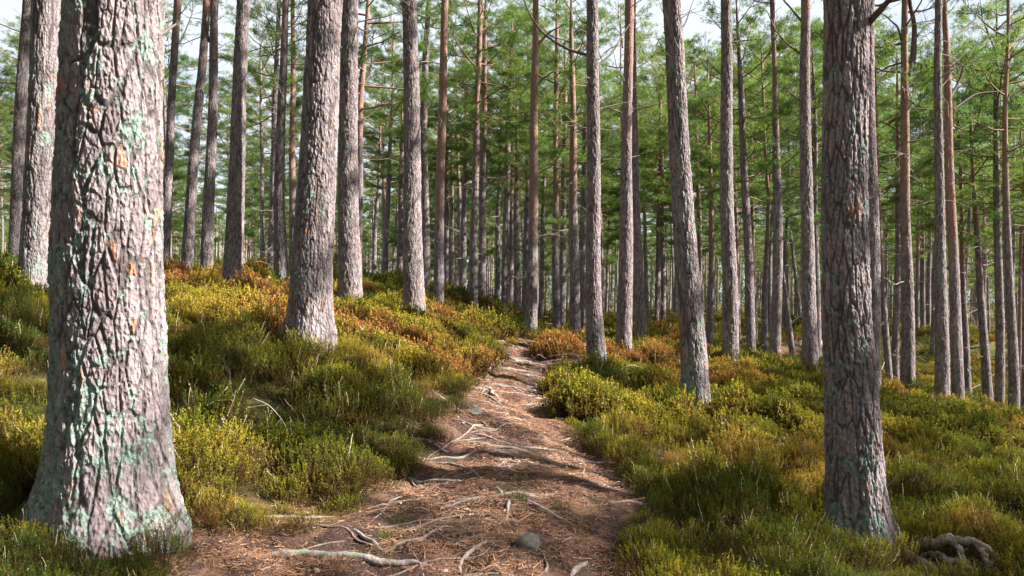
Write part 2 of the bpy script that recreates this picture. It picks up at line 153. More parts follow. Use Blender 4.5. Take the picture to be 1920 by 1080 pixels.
# label, radius, points on the ground
ROOTS = [
 ("thick grey lichened root lying across the bottom left of the path", 0.0201, [(-1.56,4.18),(-1.388,4.2),(-1.176,4.18),(-1.007,4.14),(-0.815,4.12),(-0.59,4.08),(-0.45,4.02),(-0.327,3.98)]),
 ("pale root continuing flat along the bottom edge toward the middle", 0.0118, [(-0.322,3.96),(-0.195,3.96),(-0.079,3.94),(0.044,3.92)]),
 ("pale grey root rising in a V towards the path's middle", 0.0115, [(-0.749,4.2),(-0.684,4.28),(-0.596,4.34),(-0.556,4.38),(-0.467,4.5),(-0.412,4.64)]),
 ("dark root forming the left arm of the V", 0.0098, [(-0.749,4.2),(-0.801,4.26),(-0.858,4.34),(-0.972,4.46),(-1.03,4.54)]),
 ("pale arched root above the V, over a patch of moss", 0.0088, [(-0.9,4.62),(-0.818,4.66),(-0.74,4.72),(-0.607,4.78),(-0.468,4.78)]),
 ("pale curved root hooking downward left of the round stone", 0.011, [(-0.297,4.02),(-0.298,4.12),(-0.232,4.2),(-0.135,4.32),(-0.048,4.32)]),
 ("thin root dropping down just below the round stone", 0.0078, [(0.183,3.96),(0.197,4.12),(0.185,4.28),(0.116,4.3)]),
 ("straight grey root stub near the bottom right of the path", 0.014, [(0.319,3.96),(0.362,4.08),(0.42,4.2),(0.456,4.3)]),
 ("pale horizontal root beside the dark heather bush", 0.0126, [(-0.904,5.76),(-0.71,5.62),(-0.538,5.54),(-0.358,5.5)]),
 ("short dark root branching down from the pale horizontal one", 0.008, [(-0.621,5.54),(-0.499,5.3),(-0.401,5.16)]),
 ("long thin dark root slanting down past the bush to mid path", 0.0111, [(-0.783,6.2),(-0.508,6.12),(-0.362,5.9),(-0.201,5.48)]),
 ("short grey root bending downward at mid path", 0.0117, [(-0.138,5.42),(-0.085,5.2),(-0.063,4.96)]),
 ("stubby pale root prong in moss at mid path", 0.0109, [(-0.019,4.98),(-0.042,4.74)]),
 ("dark brown root snaking right across mid path", 0.0127, [(0.034,5.1),(0.177,4.94),(0.29,4.8),(0.372,4.74),(0.421,4.62)]),
 ("thin dark twiglike root under the dark brown snaking one", 0.0052, [(0.335,4.68),(0.378,4.6),(0.435,4.48)]),
 ("long root crossing the whole path where sunlight pools", 0.0198, [(-0.492,6.78),(-0.315,6.68),(-0.074,6.6),(0.117,6.52),(0.299,6.44),(0.536,6.52)]),
 ("sunlit root lying just above the long crossing root", 0.0129, [(-0.388,6.92),(-0.274,6.9),(-0.101,6.78)]),
 ("upper left root step, highest of the trio by the bank", 0.0212, [(-0.543,9.94),(-0.318,9.64),(-0.097,8.68)]),
 ("upper left root step, middle of the trio by the bank", 0.0163, [(-0.62,9),(-0.352,8.86),(-0.093,8.28)]),
 ("upper root step slanting right beside the trio", 0.0187, [(-0.334,10.14),(0,10.1),(0.204,9.72)]),
 ("pale root crossing the narrow upper path", 0.0225, [(-0.256,11.78),(0.17,11.94),(0.567,12.22)]),
 ("highest root crossing the path near its vanishing end", 0.0201, [(-0.098,13.08),(0.193,13.58),(0.578,13.54)]),
 ("small level root on the upper right, higher one", 0.0164, [(0.193,10.74),(0.362,11),(0.555,11.06)]),
 ("small level root on the upper right, lower one", 0.0155, [(0.181,10.1),(0.341,10.36),(0.511,10.5)]),
 ("short hooked root in the bright patch by the flat stone", 0.0108, [(-0.353,7.26),(-0.297,7.22),(-0.234,7.12)]),
 ("thin root on the bright patch reaching right", 0.0114, [(-0.112,7.46),(0.029,7.64),(0.191,7.72)]),
 ("thin curved root above the short bending one", 0.0067, [(-0.11,5.9),(-0.068,6.04),(0,6),(0.214,5.96)]),
 ("thin whitish twiglike root below the thick lichened one", 0.0044, [(-0.832,4.04),(-0.691,3.94),(-0.59,3.88)]),
 ("thin steep twig crossing the thick lichened root", 0.0045, [(-0.586,4.22),(-0.524,4.04),(-0.469,3.86)]),
 ("thin pale root pointing right below the hooked root", 0.0046, [(-0.179,4),(-0.088,4.06),(-0.009,4.08)]),
]
# patches where the heather is golden (partly sunlight put into the tint) or green: x, y, radius, tint
TINTS = [(-4.2, 9.0, 1.3, .72), (-6.3, 7.0, .9, .60), (1.2, 8.4, 1.0, .48), (-2.2, 6.2, .9, .12), (-1.3, 5.8, .9, .2), (2.2, 8.0, .9, .6), (4.6, 9.5, 1.6, .48), (-.3, 15.5, .7, .55), (2.2, 4.4, .8, .15), (-1.5, 3.4, .8, .12)]
MOSS = [(-.74, 4.75, .07), (.06, 5.0, .05), (.33, 4.95, .04), (-.78, 4.42, .05), (.5, 4.68, .03)]
rs = np.random.RandomState(7)
TAU = 2*math.pi
# ---------------------------------------------------------------- helpers
def link(o, parent=None):
    scene.collection.objects.link(o)
    if parent is not None: o.parent = parent
    return o
def tag(o, label=None, cat=None, group=None, kind=None):
    for k, v in (('label', label), ('category', cat), ('group', group), ('kind', kind)):
        if v: o[k] = v
    return o
def empty(name, loc, rz=0.):
    o = bpy.data.objects.new(name, None); o.location = loc; o.rotation_euler = (0, 0, rz); o.empty_display_size = .2
    return link(o)
def mesh_np(name, V, F, mat, attrs=None, smooth=True):
    """V (n,3); F (m,k) one face size, or a list of such arrays"""
    Fs = F if isinstance(F, list) else [F]
    me = bpy.data.meshes.new(name)
    V = np.ascontiguousarray(V, dtype=np.float32); me.vertices.add(len(V)); me.vertices.foreach_set('co', V.ravel())
    nl = sum(f.size for f in Fs); nf = sum(len(f) for f in Fs)
    me.loops.add(nl); me.polygons.add(nf)
    me.loops.foreach_set('vertex_index', np.concatenate([f.ravel() for f in Fs]).astype(np.int32))
    tot = np.concatenate([np.full(len(f), f.shape[1]) for f in Fs]).astype(np.int32)
    me.polygons.foreach_set('loop_start', np.concatenate([[0], np.cumsum(tot)[:-1]]).astype(np.int32))
    me.polygons.foreach_set('loop_total', tot)
    if smooth: me.polygons.foreach_set('use_smooth', np.ones(nf, bool))
    for k, a in (attrs or {}).items():
        at = me.attributes.new(k, 'FLOAT', 'POINT'); at.data.foreach_set('value', np.asarray(a, np.float32))
    me.update(calc_edges=True); me.validate()
    if mat: me.materials.append(mat)
    return me
def obj(name, me, parent=None): return link(bpy.data.objects.new(name, me), parent)
def hsh(ix, iy, iz, s=0):
    with np.errstate(over='ignore'):
        h = (ix.astype(np.int64)*374761393 + iy.astype(np.int64)*668265263 + iz.astype(np.int64)*2147483647 + s*1274126177) & 0xffffffff
        h = ((h ^ (h >> 13))*1274126177) & 0xffffffff
        h = ((h ^ (h >> 15))*2246822519) & 0xffffffff
        h = h ^ (h >> 16)
    return (h & 0xffffff)/float(0xffffff)
def noise(p, s=0):
    i = np.floor(p).astype(np.int64); f = p - i; f = f*f*(3-2*f); out = 0
    for dx in (0, 1):
        wx = f[:, 0] if dx else 1-f[:, 0]
        for dy in (0, 1):
            wy = f[:, 1] if dy else 1-f[:, 1]
            for dz in (0, 1):
                wz = f[:, 2] if dz else 1-f[:, 2]
                out = out + wx*wy*wz*hsh(i[:, 0]+dx, i[:, 1]+dy, i[:, 2]+dz, s)
    return out
def fbm(p, o=3, s=0, g=.5):
    t = 0; a = 1; w = 0
    for k in range(o): t = t + a*noise(p*2**k, s+k); w += a; a *= g
    return t/w
def voro(p, s=0):
    i = np.floor(p).astype(np.int64); n = len(p)
    f1 = np.full(n, 9.); f2 = np.full(n, 9.); idv = np.zeros(n)
    for dx in (-1, 0, 1):
        for dy in (-1, 0, 1):
            for dz in (-1, 0, 1):
                a, b, c = i[:, 0]+dx, i[:, 1]+dy, i[:, 2]+dz
                q = np.stack([a+hsh(a, b, c, s), b+hsh(a, b, c, s+1), c+hsh(a, b, c, s+2)], 1)
                d = np.sqrt(((q-p)**2).sum(1)); h = hsh(a, b, c, s+3)
                near = d < f1
                f2 = np.where(near, f1, np.minimum(f2, d)); idv = np.where(near, h, idv); f1 = np.where(near, d, f1)
    return f1, f2, idv
def sstep(a, b, x):
    t = np.clip((x-a)/(b-a), 0, 1); return t*t*(3-2*t)
def xyz(x, y, k=1.): return np.stack([np.asarray(x, float)*k, np.asarray(y, float)*k, np.zeros(np.shape(x))], 1)
# ---------------------------------------------------------------- materials
class Mat:
    def __init__(s, name):
        s.m = bpy.data.materials.new(name); s.m.use_nodes = True; s.t = s.m.node_tree; s.t.nodes.clear()
        s.out = s.n('ShaderNodeOutputMaterial')
    def n(s, t, inp=None, **k):
        n = s.t.nodes.new(t)
        for a, b in k.items(): setattr(n, a, b)
        for a, b in (inp or {}).items(): s.put(b, n.inputs[a])
        return n
    def put(s, v, sock):
        if isinstance(v, bpy.types.NodeSocket): s.t.links.new(v, sock)
        else: sock.default_value = v
    def attr(s, name, typ='GEOMETRY'): return s.n('ShaderNodeAttribute', attribute_name=name, attribute_type=typ).outputs['Fac']
    def mix(s, f, a, b, mode='MIX'):
        n = s.n('ShaderNodeMix', data_type='RGBA', blend_type=mode)
        s.put(f, n.inputs[0]); s.put(a, n.inputs[6]); s.put(b, n.inputs[7]); return n.outputs[2]
    def math(s, op, a, b=0., clamp=False):
        n = s.n('ShaderNodeMath', operation=op, use_clamp=clamp); s.put(a, n.inputs[0]); s.put(b, n.inputs[1]); return n.outputs[0]
    def rng(s, v, a, b, c=0., d=1.):
        n = s.n('ShaderNodeMapRange', {'Value': v, 'From Min': a, 'From Max': b, 'To Min': c, 'To Max': d}); return n.outputs[0]
    def ramp(s, v, stops):
        n = s.n('ShaderNodeValToRGB', {'Fac': v}); e = n.color_ramp.elements
        e[0].position, e[0].color = stops[0][0], (*stops[0][1], 1); e[1].position, e[1].color = stops[-1][0], (*stops[-1][1], 1)
        for p, c in stops[1:-1]: x = e.new(p); x.color = (*c, 1)
        return n.outputs['Color']
    def coord(s, scale=(1, 1, 1), which='Object'):
        return s.n('ShaderNodeMapping', {'Vector': s.n('ShaderNodeTexCoord').outputs[which], 'Scale': scale}).outputs[0]
    def noise(s, vec, scale, detail=3, rough=.55): return s.n('ShaderNodeTexNoise', {'Vector': vec, 'Scale': scale, 'Detail': detail, 'Roughness': rough}).outputs['Fac']
    def bsdf(s, col, rough=.9, bump=None, dist=.01, strength=1., spec=.2):
        b = s.n('ShaderNodeBsdfPrincipled', {'Base Color': col, 'Roughness': rough, 'Specular IOR Level': spec})
        if bump is not None: s.t.links.new(s.n('ShaderNodeBump', {'Height': bump, 'Distance': dist, 'Strength': strength}).outputs[0], b.inputs['Normal'])
        s.t.links.new(b.outputs[0], s.out.inputs['Surface']); return s.m
    def leaf(s, col, trans, k=.4):
        d = s.n('ShaderNodeBsdfDiffuse', {'Color': col}); t = s.n('ShaderNodeBsdfTranslucent', {'Color': trans})
        x = s.n('ShaderNodeMixShader', {0: k, 1: d.outputs[0], 2: t.outputs[0]}); s.t.links.new(x.outputs[0], s.out.inputs['Surface']); return s.m
def bark_material():
    m = Mat('bark'); v = m.coord((1, 1, .45)); vv = m.coord((1, 1, 1))
    pid, crack, lich, org = m.attr('plate'), m.attr('crack'), m.attr('lichen'), m.attr('orange')
    n1 = m.noise(v, 9, 4, .6); n2 = m.noise(vv, 60, 3, .6); n3 = m.noise(v, 2.2, 2)
    grey = m.mix(m.rng(n3, .35, .65), (.19, .155, .165, 1), (.295, .245, .252, 1))
    grey = m.mix(pid, m.mix(.5, grey, (.12, .092, .095, 1)), m.mix(.4, grey, (.45, .375, .38, 1)))
    grey = m.mix(m.math('MULTIPLY', m.rng(pid, .86, .92), m.rng(n1, .35, .55)), grey, (.36, .19, .12, 1))
    oran = m.mix(m.rng(n1, .35, .65), (.36, .18, .115, 1), (.24, .13, .10, 1)); oran = m.mix(m.math('MULTIPLY', pid, .6), oran, (.33, .25, .23, 1))
    c = m.mix(org, grey, oran)
    c = m.mix(m.rng(n2, .25, .75, .35, 0.), c, (.10, .075, .07, 1))
    c = m.mix(m.math('MULTIPLY', crack, .8), c, (.045, .034, .032, 1))
    ln = m.math('MULTIPLY', lich, m.rng(m.noise(vv, 38, 4, .65), .38, .52), clamp=True)
    c = m.mix(ln, c, m.mix(m.rng(n2, .35, .65), (.125, .185, .15, 1), (.24, .305, .26, 1)))
    f = m.n('ShaderNodeTexVoronoi', {'Vector': m.coord((1, 1, .5)), 'Scale': 48.}, feature='F1').outputs['Distance']
    h = m.math('ADD', m.math('MULTIPLY', n2, .5), m.math('MULTIPLY', f, .8))
    h = m.math('ADD', h, m.math('MULTIPLY', n1, 1.6))
    return m.bsdf(c, .92, h, .018, 1., .15)
def wood_material(name, a, b, bumpd=.004):
    m = Mat(name); v = m.coord((1, 1, 1)); n = m.noise(v, 14, 4, .65); k = m.noise(v, 90, 2)
    return m.bsdf(m.mix(m.rng(k, .3, .7, 0, .35), m.mix(m.rng(n, .35, .65), (*a, 1), (*b, 1)), (.07, .05, .045, 1)), .85, m.math('ADD', n, m.math('MULTIPLY', k, .4)), bumpd, 1., .2)
M_BARK = bark_material()
M_LIMB = wood_material('limb_bark', (.14, .09, .065), (.28, .155, .10))
M_DEAD = wood_material('dead_twig', (.22, .17, .145), (.36, .29, .25))
M_BOUGH = wood_material('bough_bark', (.08, .06, .055), (.15, .12, .105))
M_PALE = wood_material('pale_twig', (.30, .25, .21), (.42, .36, .31))
def root_material():
    m = Mat('root_wood'); v = m.coord((1, 1, 1)); n = m.noise(v, 16, 4, .65); k = m.noise(v, 70, 3); l = m.noise(v, 7, 3)
    o = m.n('ShaderNodeObjectInfo').outputs['Random']
    c = m.mix(m.rng(n, .35, .65), (.17, .135, .12, 1), (.36, .31, .29, 1)); c = m.mix(m.math('MULTIPLY', o, .75), c, (.17, .12, .10, 1))
    c = m.mix(m.rng(k, .45, .75, 0, .7), c, (.09, .07, .06, 1))
    c = m.mix(m.rng(l, .56, .66, 0, .6), c, (.22, .30, .16, 1))
    return m.bsdf(c, .8, m.math('ADD', n, k), .006, 1., .25)
M_ROOT = root_material()
def foliage_material(name, a, b, ta, tb):
    m = Mat(name); o = m.n('ShaderNodeObjectInfo').outputs['Random']; n = m.noise(m.coord((1, 1, 1)), 1.3, 2)
    f = m.math('ADD', m.math('MULTIPLY', o, .5), m.rng(n, .3, .7, 0, .5), clamp=True)
    return m.leaf(m.mix(f, (*a, 1), (*b, 1)), m.mix(f, (*ta, 1), (*tb, 1)), .45)
M_NEEDLE = foliage_material('pine_needles', (.030, .068, .032), (.115, .165, .042), (.08, .19, .05), (.28, .37, .065))
def heather_material():
    m = Mat('heather_sprigs'); tip = m.attr('tip'); var = m.attr('var'); ti = m.attr('tint', 'INSTANCER'); r = m.attr('rnd', 'INSTANCER')
    t = m.math('ADD', ti, m.math('MULTIPLY', m.math('SUBTRACT', var, .5), .35), clamp=True)
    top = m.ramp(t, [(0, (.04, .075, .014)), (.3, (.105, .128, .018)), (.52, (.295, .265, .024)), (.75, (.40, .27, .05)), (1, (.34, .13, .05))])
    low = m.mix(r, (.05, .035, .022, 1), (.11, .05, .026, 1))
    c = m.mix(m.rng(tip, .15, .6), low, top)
    c = m.mix(m.math('GREATER_THAN', m.attr('straw'), .5), c, (.55, .42, .30, 1))
    return m.leaf(c, m.mix(.3, c, (.40, .38, .05, 1)), .25)
M_HEATH = heather_material()
def ground_material():
    m = Mat('forest_floor'); v = m.coord((1, 1, 1)); path = m.attr('path')
    n1 = m.noise(v, 1.1, 4); n2 = m.noise(v, 5, 5, .65); n3 = m.noise(v, 45, 4, .7); n4 = m.noise(m.coord((1, 1, 1)), .35, 3)
    soil = m.mix(m.rng(n3, .38, .62), (.045, .028, .025, 1), (.13, .075, .06, 1))
    need = m.mix(m.rng(n3, .35, .65), (.19, .10, .06, 1), (.31, .185, .125, 1))
    pc = m.mix(m.rng(n2, .42, .52), need, soil)
    pc = m.mix(m.rng(n1, .38, .62, .75, 0), pc, m.mix(n3, (.035, .024, .022, 1), (.10, .062, .052, 1)))
    pc = m.mix(m.math('MULTIPLY', m.rng(n1, .60, .66), m.rng(n2, .5, .6)), pc, (.07, .12, .025, 1))
    hc = m.mix(m.rng(n2, .4, .6), (.055, .045, .022, 1), (.14, .085, .04, 1)); hc = m.mix(m.rng(n1, .45, .6), hc, (.05, .06, .018, 1))
    far = m.mix(m.rng(n4, .42, .55), (.09, .095, .028, 1), (.20, .10, .055, 1)); far = m.mix(m.rng(n1, .45, .6), far, (.045, .06, .018, 1))
    hc = m.mix(m.attr('far'), hc, far)
    c = m.mix(path, hc, pc)
    c = m.mix(m.rng(n3, .3, .7, .45, 0), c, (.03, .02, .015, 1))
    return m.bsdf(c, .95, m.math('ADD', n3, m.math('MULTIPLY', n2, .6)), .03, .9, .1)
M_GROUND = ground_material()
def litter_material():
    m = Mat('litter'); a = m.attr('var')
    return m.bsdf(m.ramp(a, [(0, (.09, .05, .035)), (.3, (.20, .10, .06)), (.65, (.34, .175, .10)), (.9, (.50, .33, .21)), (1, (.62, .50, .38))]), .8, None)
M_LITTER = litter_material()
def stone_material():
    m = Mat('stone'); v = m.coord((1, 1, 1)); a = m.noise(v, 12, 5, .7); b = m.noise(v, 60, 3); l = m.noise(v, 8, 3)
    c = m.mix(m.rng(a, .35, .65), (.13, .115, .10, 1), (.25, .225, .20, 1)); c = m.mix(m.rng(l, .45, .6, 0, .75), c, (.14, .17, .09, 1)); c = m.mix(m.rng(b, .5, .8, 0, .5), c, (.12, .11, .10, 1))
    return m.bsdf(c, .9, m.math('ADD', a, b), .008, 1., .2)
M_STONE = stone_material()
m_ = Mat('moss'); n_ = m_.noise(m_.coord((1, 1, 1)), 30, 4)
M_MOSS = m_.leaf(m_.mix(m_.rng(n_, .35, .65), (.045, .075, .02, 1), (.12, .16, .04, 1)), (.12, .17, .04, 1), .15)
# ---------------------------------------------------------------- terrain
CT = np.array(CTRL, float); TS = CT[:, :2]/10; NT = len(CT)
r2_ = ((TS[:, None]-TS[None])**2).sum(-1); A_ = np.zeros((NT+3, NT+3)); A_[:NT, :NT] = .5*r2_*np.log(r2_+1e-12) + .01*np.eye(NT)
A_[:NT, NT] = 1; A_[:NT, NT+1:] = TS; A_[NT:, :NT] = A_[:NT, NT:].T
TW = np.linalg.solve(A_, np.concatenate([CT[:, 2], [0, 0, 0]]))
def hill(x, y):
    x = np.asarray(x, float).ravel(); y = np.asarray(y, float).ravel(); out = np.zeros(len(x))
    xc = np.clip(x, -70, 90); yc = np.clip(y, -12, 110)
    for i in range(0, len(x), 20000):
        q = np.stack([xc[i:i+20000], yc[i:i+20000]], 1)/10
        r2 = ((q[:, None]-TS[None])**2).sum(-1)
        out[i:i+20000] = (.5*r2*np.log(r2+1e-12))@TW[:NT] + TW[NT] + q@TW[NT+1:]
    return out
PL, PR = np.array(PATH_L), np.array(PATH_R)
def path_mask(x, y):
    """1 on the trodden path, 0 in the heather, soft ragged edge"""
    x = np.asarray(x, float); y = np.asarray(y, float)
    w = (fbm(xyz(x, y, 1.7), 3, 50)-.5)*.55 + (noise(xyz(x, y, 6.), 54)-.5)*.16
    l = np.interp(y, PL[:, 0], PL[:, 1]) + w; r = np.interp(y, PR[:, 0], PR[:, 1]) + w*.7
    wd = .08
    m = sstep(-wd, wd, x-l)*sstep(-wd, wd, r-x)*(1-sstep(19, 24, y))
    return m
def ground_z(x, y):
    x = np.asarray(x, float).ravel(); y = np.asarray(y, float).ravel()
    pm = path_mask(x, y); near = 1-sstep(14, 30, np.hypot(x, y))
    z = hill(x, y) + (fbm(xyz(x, y, .9), 3, 11)-.5)*.16*(1-.6*pm) - .03*pm
    z = z + pm*near*((fbm(xyz(x, y, 4), 4, 21)-.5)*.11)
    return z
def gzf(x, y): return float(ground_z([x], [y])[0])
def axis(a, b, c, n, k):                                    # values dense round c
    t = np.linspace(-1, 1, n); s = np.sinh(k*t)/math.sinh(k)
    return np.where(t < 0, c+s*(c-a), c+s*(b-c))
gx = axis(-400, 400, 0, 560, 8.2); gy = axis(-60, 700, 5.2, 700, 8.0)
X, Y = np.meshgrid(gx, gy); xs, ys = X.ravel(), Y.ravel()
zs = ground_z(xs, ys); pmv = path_mask(xs, ys); farv = sstep(16, 24, np.hypot(xs, ys))
nx, ny = len(gx), len(gy); ii = (np.arange(ny-1)[:, None]*nx + np.arange(nx-1)[None]).ravel()
Fq = np.stack([ii, ii+1, ii+1+nx, ii+nx], 1)
onp = (pmv[Fq].mean(1) > .5)
GV = np.stack([xs, ys, zs], 1)
def submesh(name, faces):
    u, inv = np.unique(faces, return_inverse=True)
    return mesh_np(name, GV[u], inv.reshape(faces.shape), M_GROUND, {'path': pmv[u], 'far': farv[u]})
tag(obj('ground', submesh('ground', Fq[~onp])), kind='structure')
tag(obj('path', submesh('path', Fq[onp])), kind='structure')
# ---------------------------------------------------------------- tubes
def tube(pts, rad, sides=6, cap=True, closed_tip=True):
    pts = np.asarray(pts, float); rad = np.asarray(rad, float); n = len(pts)
    tan = np.gradient(pts, axis=0); tan /= np.linalg.norm(tan, axis=1)[:, None]+1e-9
    up = np.array([0, 0, 1.]) if abs(tan[0, 2]) < .9 else np.array([1., 0, 0])
    a = np.cross(tan, up); a /= np.linalg.norm(a, axis=1)[:, None]+1e-9; b = np.cross(tan, a)
    th = np.arange(sides)/sides*TAU
    V = pts[:, None] + rad[:, None, None]*(np.cos(th)[None, :, None]*a[:, None] + np.sin(th)[None, :, None]*b[:, None])
    V = V.reshape(-1, 3); i = (np.arange(n-1)[:, None]*sides+np.arange(sides)[None]); j = (np.arange(n-1)[:, None]*sides+(np.arange(sides)+1)[None] % sides)
    F = np.stack([i, j, j+sides, i+sides], -1).reshape(-1, 4)
    return V, F
class Acc:
    def __init__(s): s.V = []; s.F = []; s.n = 0; s.a = []
    def add(s, V, F, a=None):
        s.V.append(V); s.F.append(F+s.n); s.n += len(V)
        if a is not None: s.a.append(np.broadcast_to(a, len(V)))
    def mesh(s, name, mat, attr=None, smooth=True):
        Fs = {}
        for f in s.F: Fs.setdefault(f.shape[1], []).append(f)
        return mesh_np(name, np.concatenate(s.V), [np.concatenate(v) for v in Fs.values()], mat, {attr: np.concatenate(s.a)} if attr else None, smooth)
def resample(pts, n):
    pts = np.asarray(pts, float); d = np.concatenate([[0], np.cumsum(np.linalg.norm(np.diff(pts, axis=0), axis=1))])
    t = np.linspace(0, d[-1], n); q = np.stack([np.interp(t, d, pts[:, k]) for k in range(pts.shape[1])], 1)
    for _ in range(max(1, n//(2*len(pts)+1))): q[1:-1] = .25*q[:-2]+.5*q[1:-1]+.25*q[2:]
    return q
# ---------------------------------------------------------------- trunks
def trunk_mesh(prof, depth, oz, flare, lich, total=17., seed=0, amp=None, cell=(.05, .16), vis=None, fdir=None, offs=(0, 0, 0)):
    prof = np.array(prof, float); h0, dx0, r0 = prof[:, 0], prof[:, 1], prof[:, 2]
    px = depth/711.; ds = max(px*.85, .0044 if depth < 4.5 else .0055)
    R = r0[0]; vis = vis or (1.9 + .42*depth - offs[2])
    vis = min(max(vis, 2), total)
    n_a = int(np.clip(TAU*R/ds, 14, 480)); rows_v = int(np.clip((vis+.4)/(ds*(1.25 if depth < 8 else 2.)), 20, 760))
    hs = np.concatenate([np.linspace(-.45, vis, rows_v), np.linspace(vis, total, 24)[1:]])
    top = h0[-1]; lean = (dx0[-1]-dx0[-2])/(h0[-1]-h0[-2])
    r = np.interp(hs, h0, r0); dx = np.interp(hs, h0, dx0)
    ov = np.clip(hs-top, 0, None); dx = dx + lean*ov*np.exp(-ov/14)
    rt = r0[-1]; k = np.clip((hs-top)/max(total-top, .5), 0, 1); r = np.where(hs > top, rt*(1-k)**.8+.015, r)
    w = max(3, int(rows_v*.12)) | 1; ker = np.hanning(w+2)[1:-1]; ker /= ker.sum()
    pad = lambda a: np.convolve(np.pad(a, w//2, mode='edge'), ker, 'valid')
    dxs = pad(dx)
    rr = pad(r); rnd = random.Random(seed)
    dy = .03*np.sin(hs*.7+seed) * np.clip(hs, 0, 1)
    dxs = dxs + .012*np.sin(hs*1.3+seed*2.)
    th = np.arange(n_a)/n_a*TAU; H_, TH = np.meshgrid(hs, th, indexing='ij')
    c, s = np.cos(TH), np.sin(TH); RR = rr[:, None]*np.ones_like(TH)
    hp = np.clip(H_, 0, None); fl = flare*np.exp(-(hp/(.5*R+.05))**1.1)
    lob = 1 + .55*np.cos(3*TH+rnd.random()*6)*1.0 + .35*np.cos(5*TH+rnd.random()*6)
    if fdir is not None: lob = 1 + 1.1*np.clip(np.cos(TH-fdir[0]), 0, 1)**4 + .9*np.clip(np.cos(TH-fdir[1]), 0, 1)**4 + .4*np.cos(5*TH+1)
    RR = RR*(1+fl*lob); RR *= 1+.035*np.cos(2*TH+seed+H_*.2)+.02*np.cos(3*TH+H_*.5)
    P = np.stack([c*RR, s*RR, H_], -1).reshape(-1, 3)
    G = np.stack([c*rr[:, None], s*rr[:, None], H_], -1).reshape(-1, 3) + np.array([seed*3.1, seed*1.7, 0])
    hh = H_.ravel()
    oran = sstep(oz-.9, oz+1.6, hh + (fbm(G*np.array([3, 3, .8]), 2, seed)-.5)*3.0)
    g = G*np.array([1/cell[0], 1/cell[0], 1/cell[1]])
    wv = np.stack([fbm(g*.45, 2, seed+9), fbm(g*.45, 2, seed+19), fbm(g*.45, 2, seed+29)], 1)-.5
    f1, f2, pid = voro(g+wv*1.05, seed)
    g1, g2, pid2 = voro(g*np.array([1.6, 1.6, 2.6])+wv*1.6+7.3, seed+5)
    wid = .06+.34*fbm(g*.8, 2, seed+70)**1.5
    edge = sstep(.12, 1., (f2-f1)/wid)*(1-.4*(1-sstep(.03, .12, g2-g1)))
    tq = fbm(g*np.array([1.1, 1.1, 1.6]), 4, seed+75, .6)*9; terr = (np.floor(tq)+sstep(.75, 1., tq-np.floor(tq)))/9
    pid = .62*pid+.38*pid2; pid = np.clip(.5+(pid-.5)*1.25, 0, 1)
    a = amp if amp is not None else float(np.clip(R*.055, .004, .017))
    fine = fbm(G*np.array([55, 55, 22]), 3, seed+40)-.5
    mid = fbm(G*np.array([14, 14, 5]), 3, seed+44)-.5
    amp_l = a*(1-.7*oran)
    D = amp_l*((edge-1)*1.0 + (pid-.5)*.35 + (terr-.5)*(.55 if depth < 8 else 1.8)) + amp_l*(.75 if depth < 8 else .7)*fine + a*(.3 if depth < 8 else 1.)*mid
    clump = fbm(G*np.array([7, 7, 4.]), 3, seed+60); fineL = fbm(G*np.array([30, 30, 24.]), 2, seed+66)
    side = .5-.5*c.ravel()
    L = lich*(.93-.17*sstep(.2, 1.6, hh)-.25*sstep(3, 8, hh)) + .18*side + .34*(1-sstep(0, .45, f2-f1))
    L = sstep(0, .14, clump*.47+fineL*.53 - (.90-L*.42)) if lich > 0 else np.zeros(len(hh))
    if depth < 8: D = D + L*.004*(fineL*2)
    nrm = np.stack([c, s, np.zeros_like(c)], -1).reshape(-1, 3); P = P + nrm*D[:, None]
    P[:, 0] += np.repeat(dxs, n_a); P[:, 1] += np.repeat(dy, n_a)
    n = len(hs); i = np.arange(n-1)[:, None]*n_a + np.arange(n_a)[None]; j = np.arange(n-1)[:, None]*n_a + ((np.arange(n_a)+1) % n_a)[None]
    F = np.stack([i, j, j+n_a, i+n_a], -1).reshape(-1, 4)
    me = mesh_np('trunk', P, F, M_BARK, {'plate': pid, 'crack': (1-edge)*(1-.6*oran), 'lichen': L, 'orange': oran})
    return me, (lambda z: (float(np.interp(z, hs, dxs)), float(np.interp(z, hs, dy)), float(np.interp(z, hs, rr))))
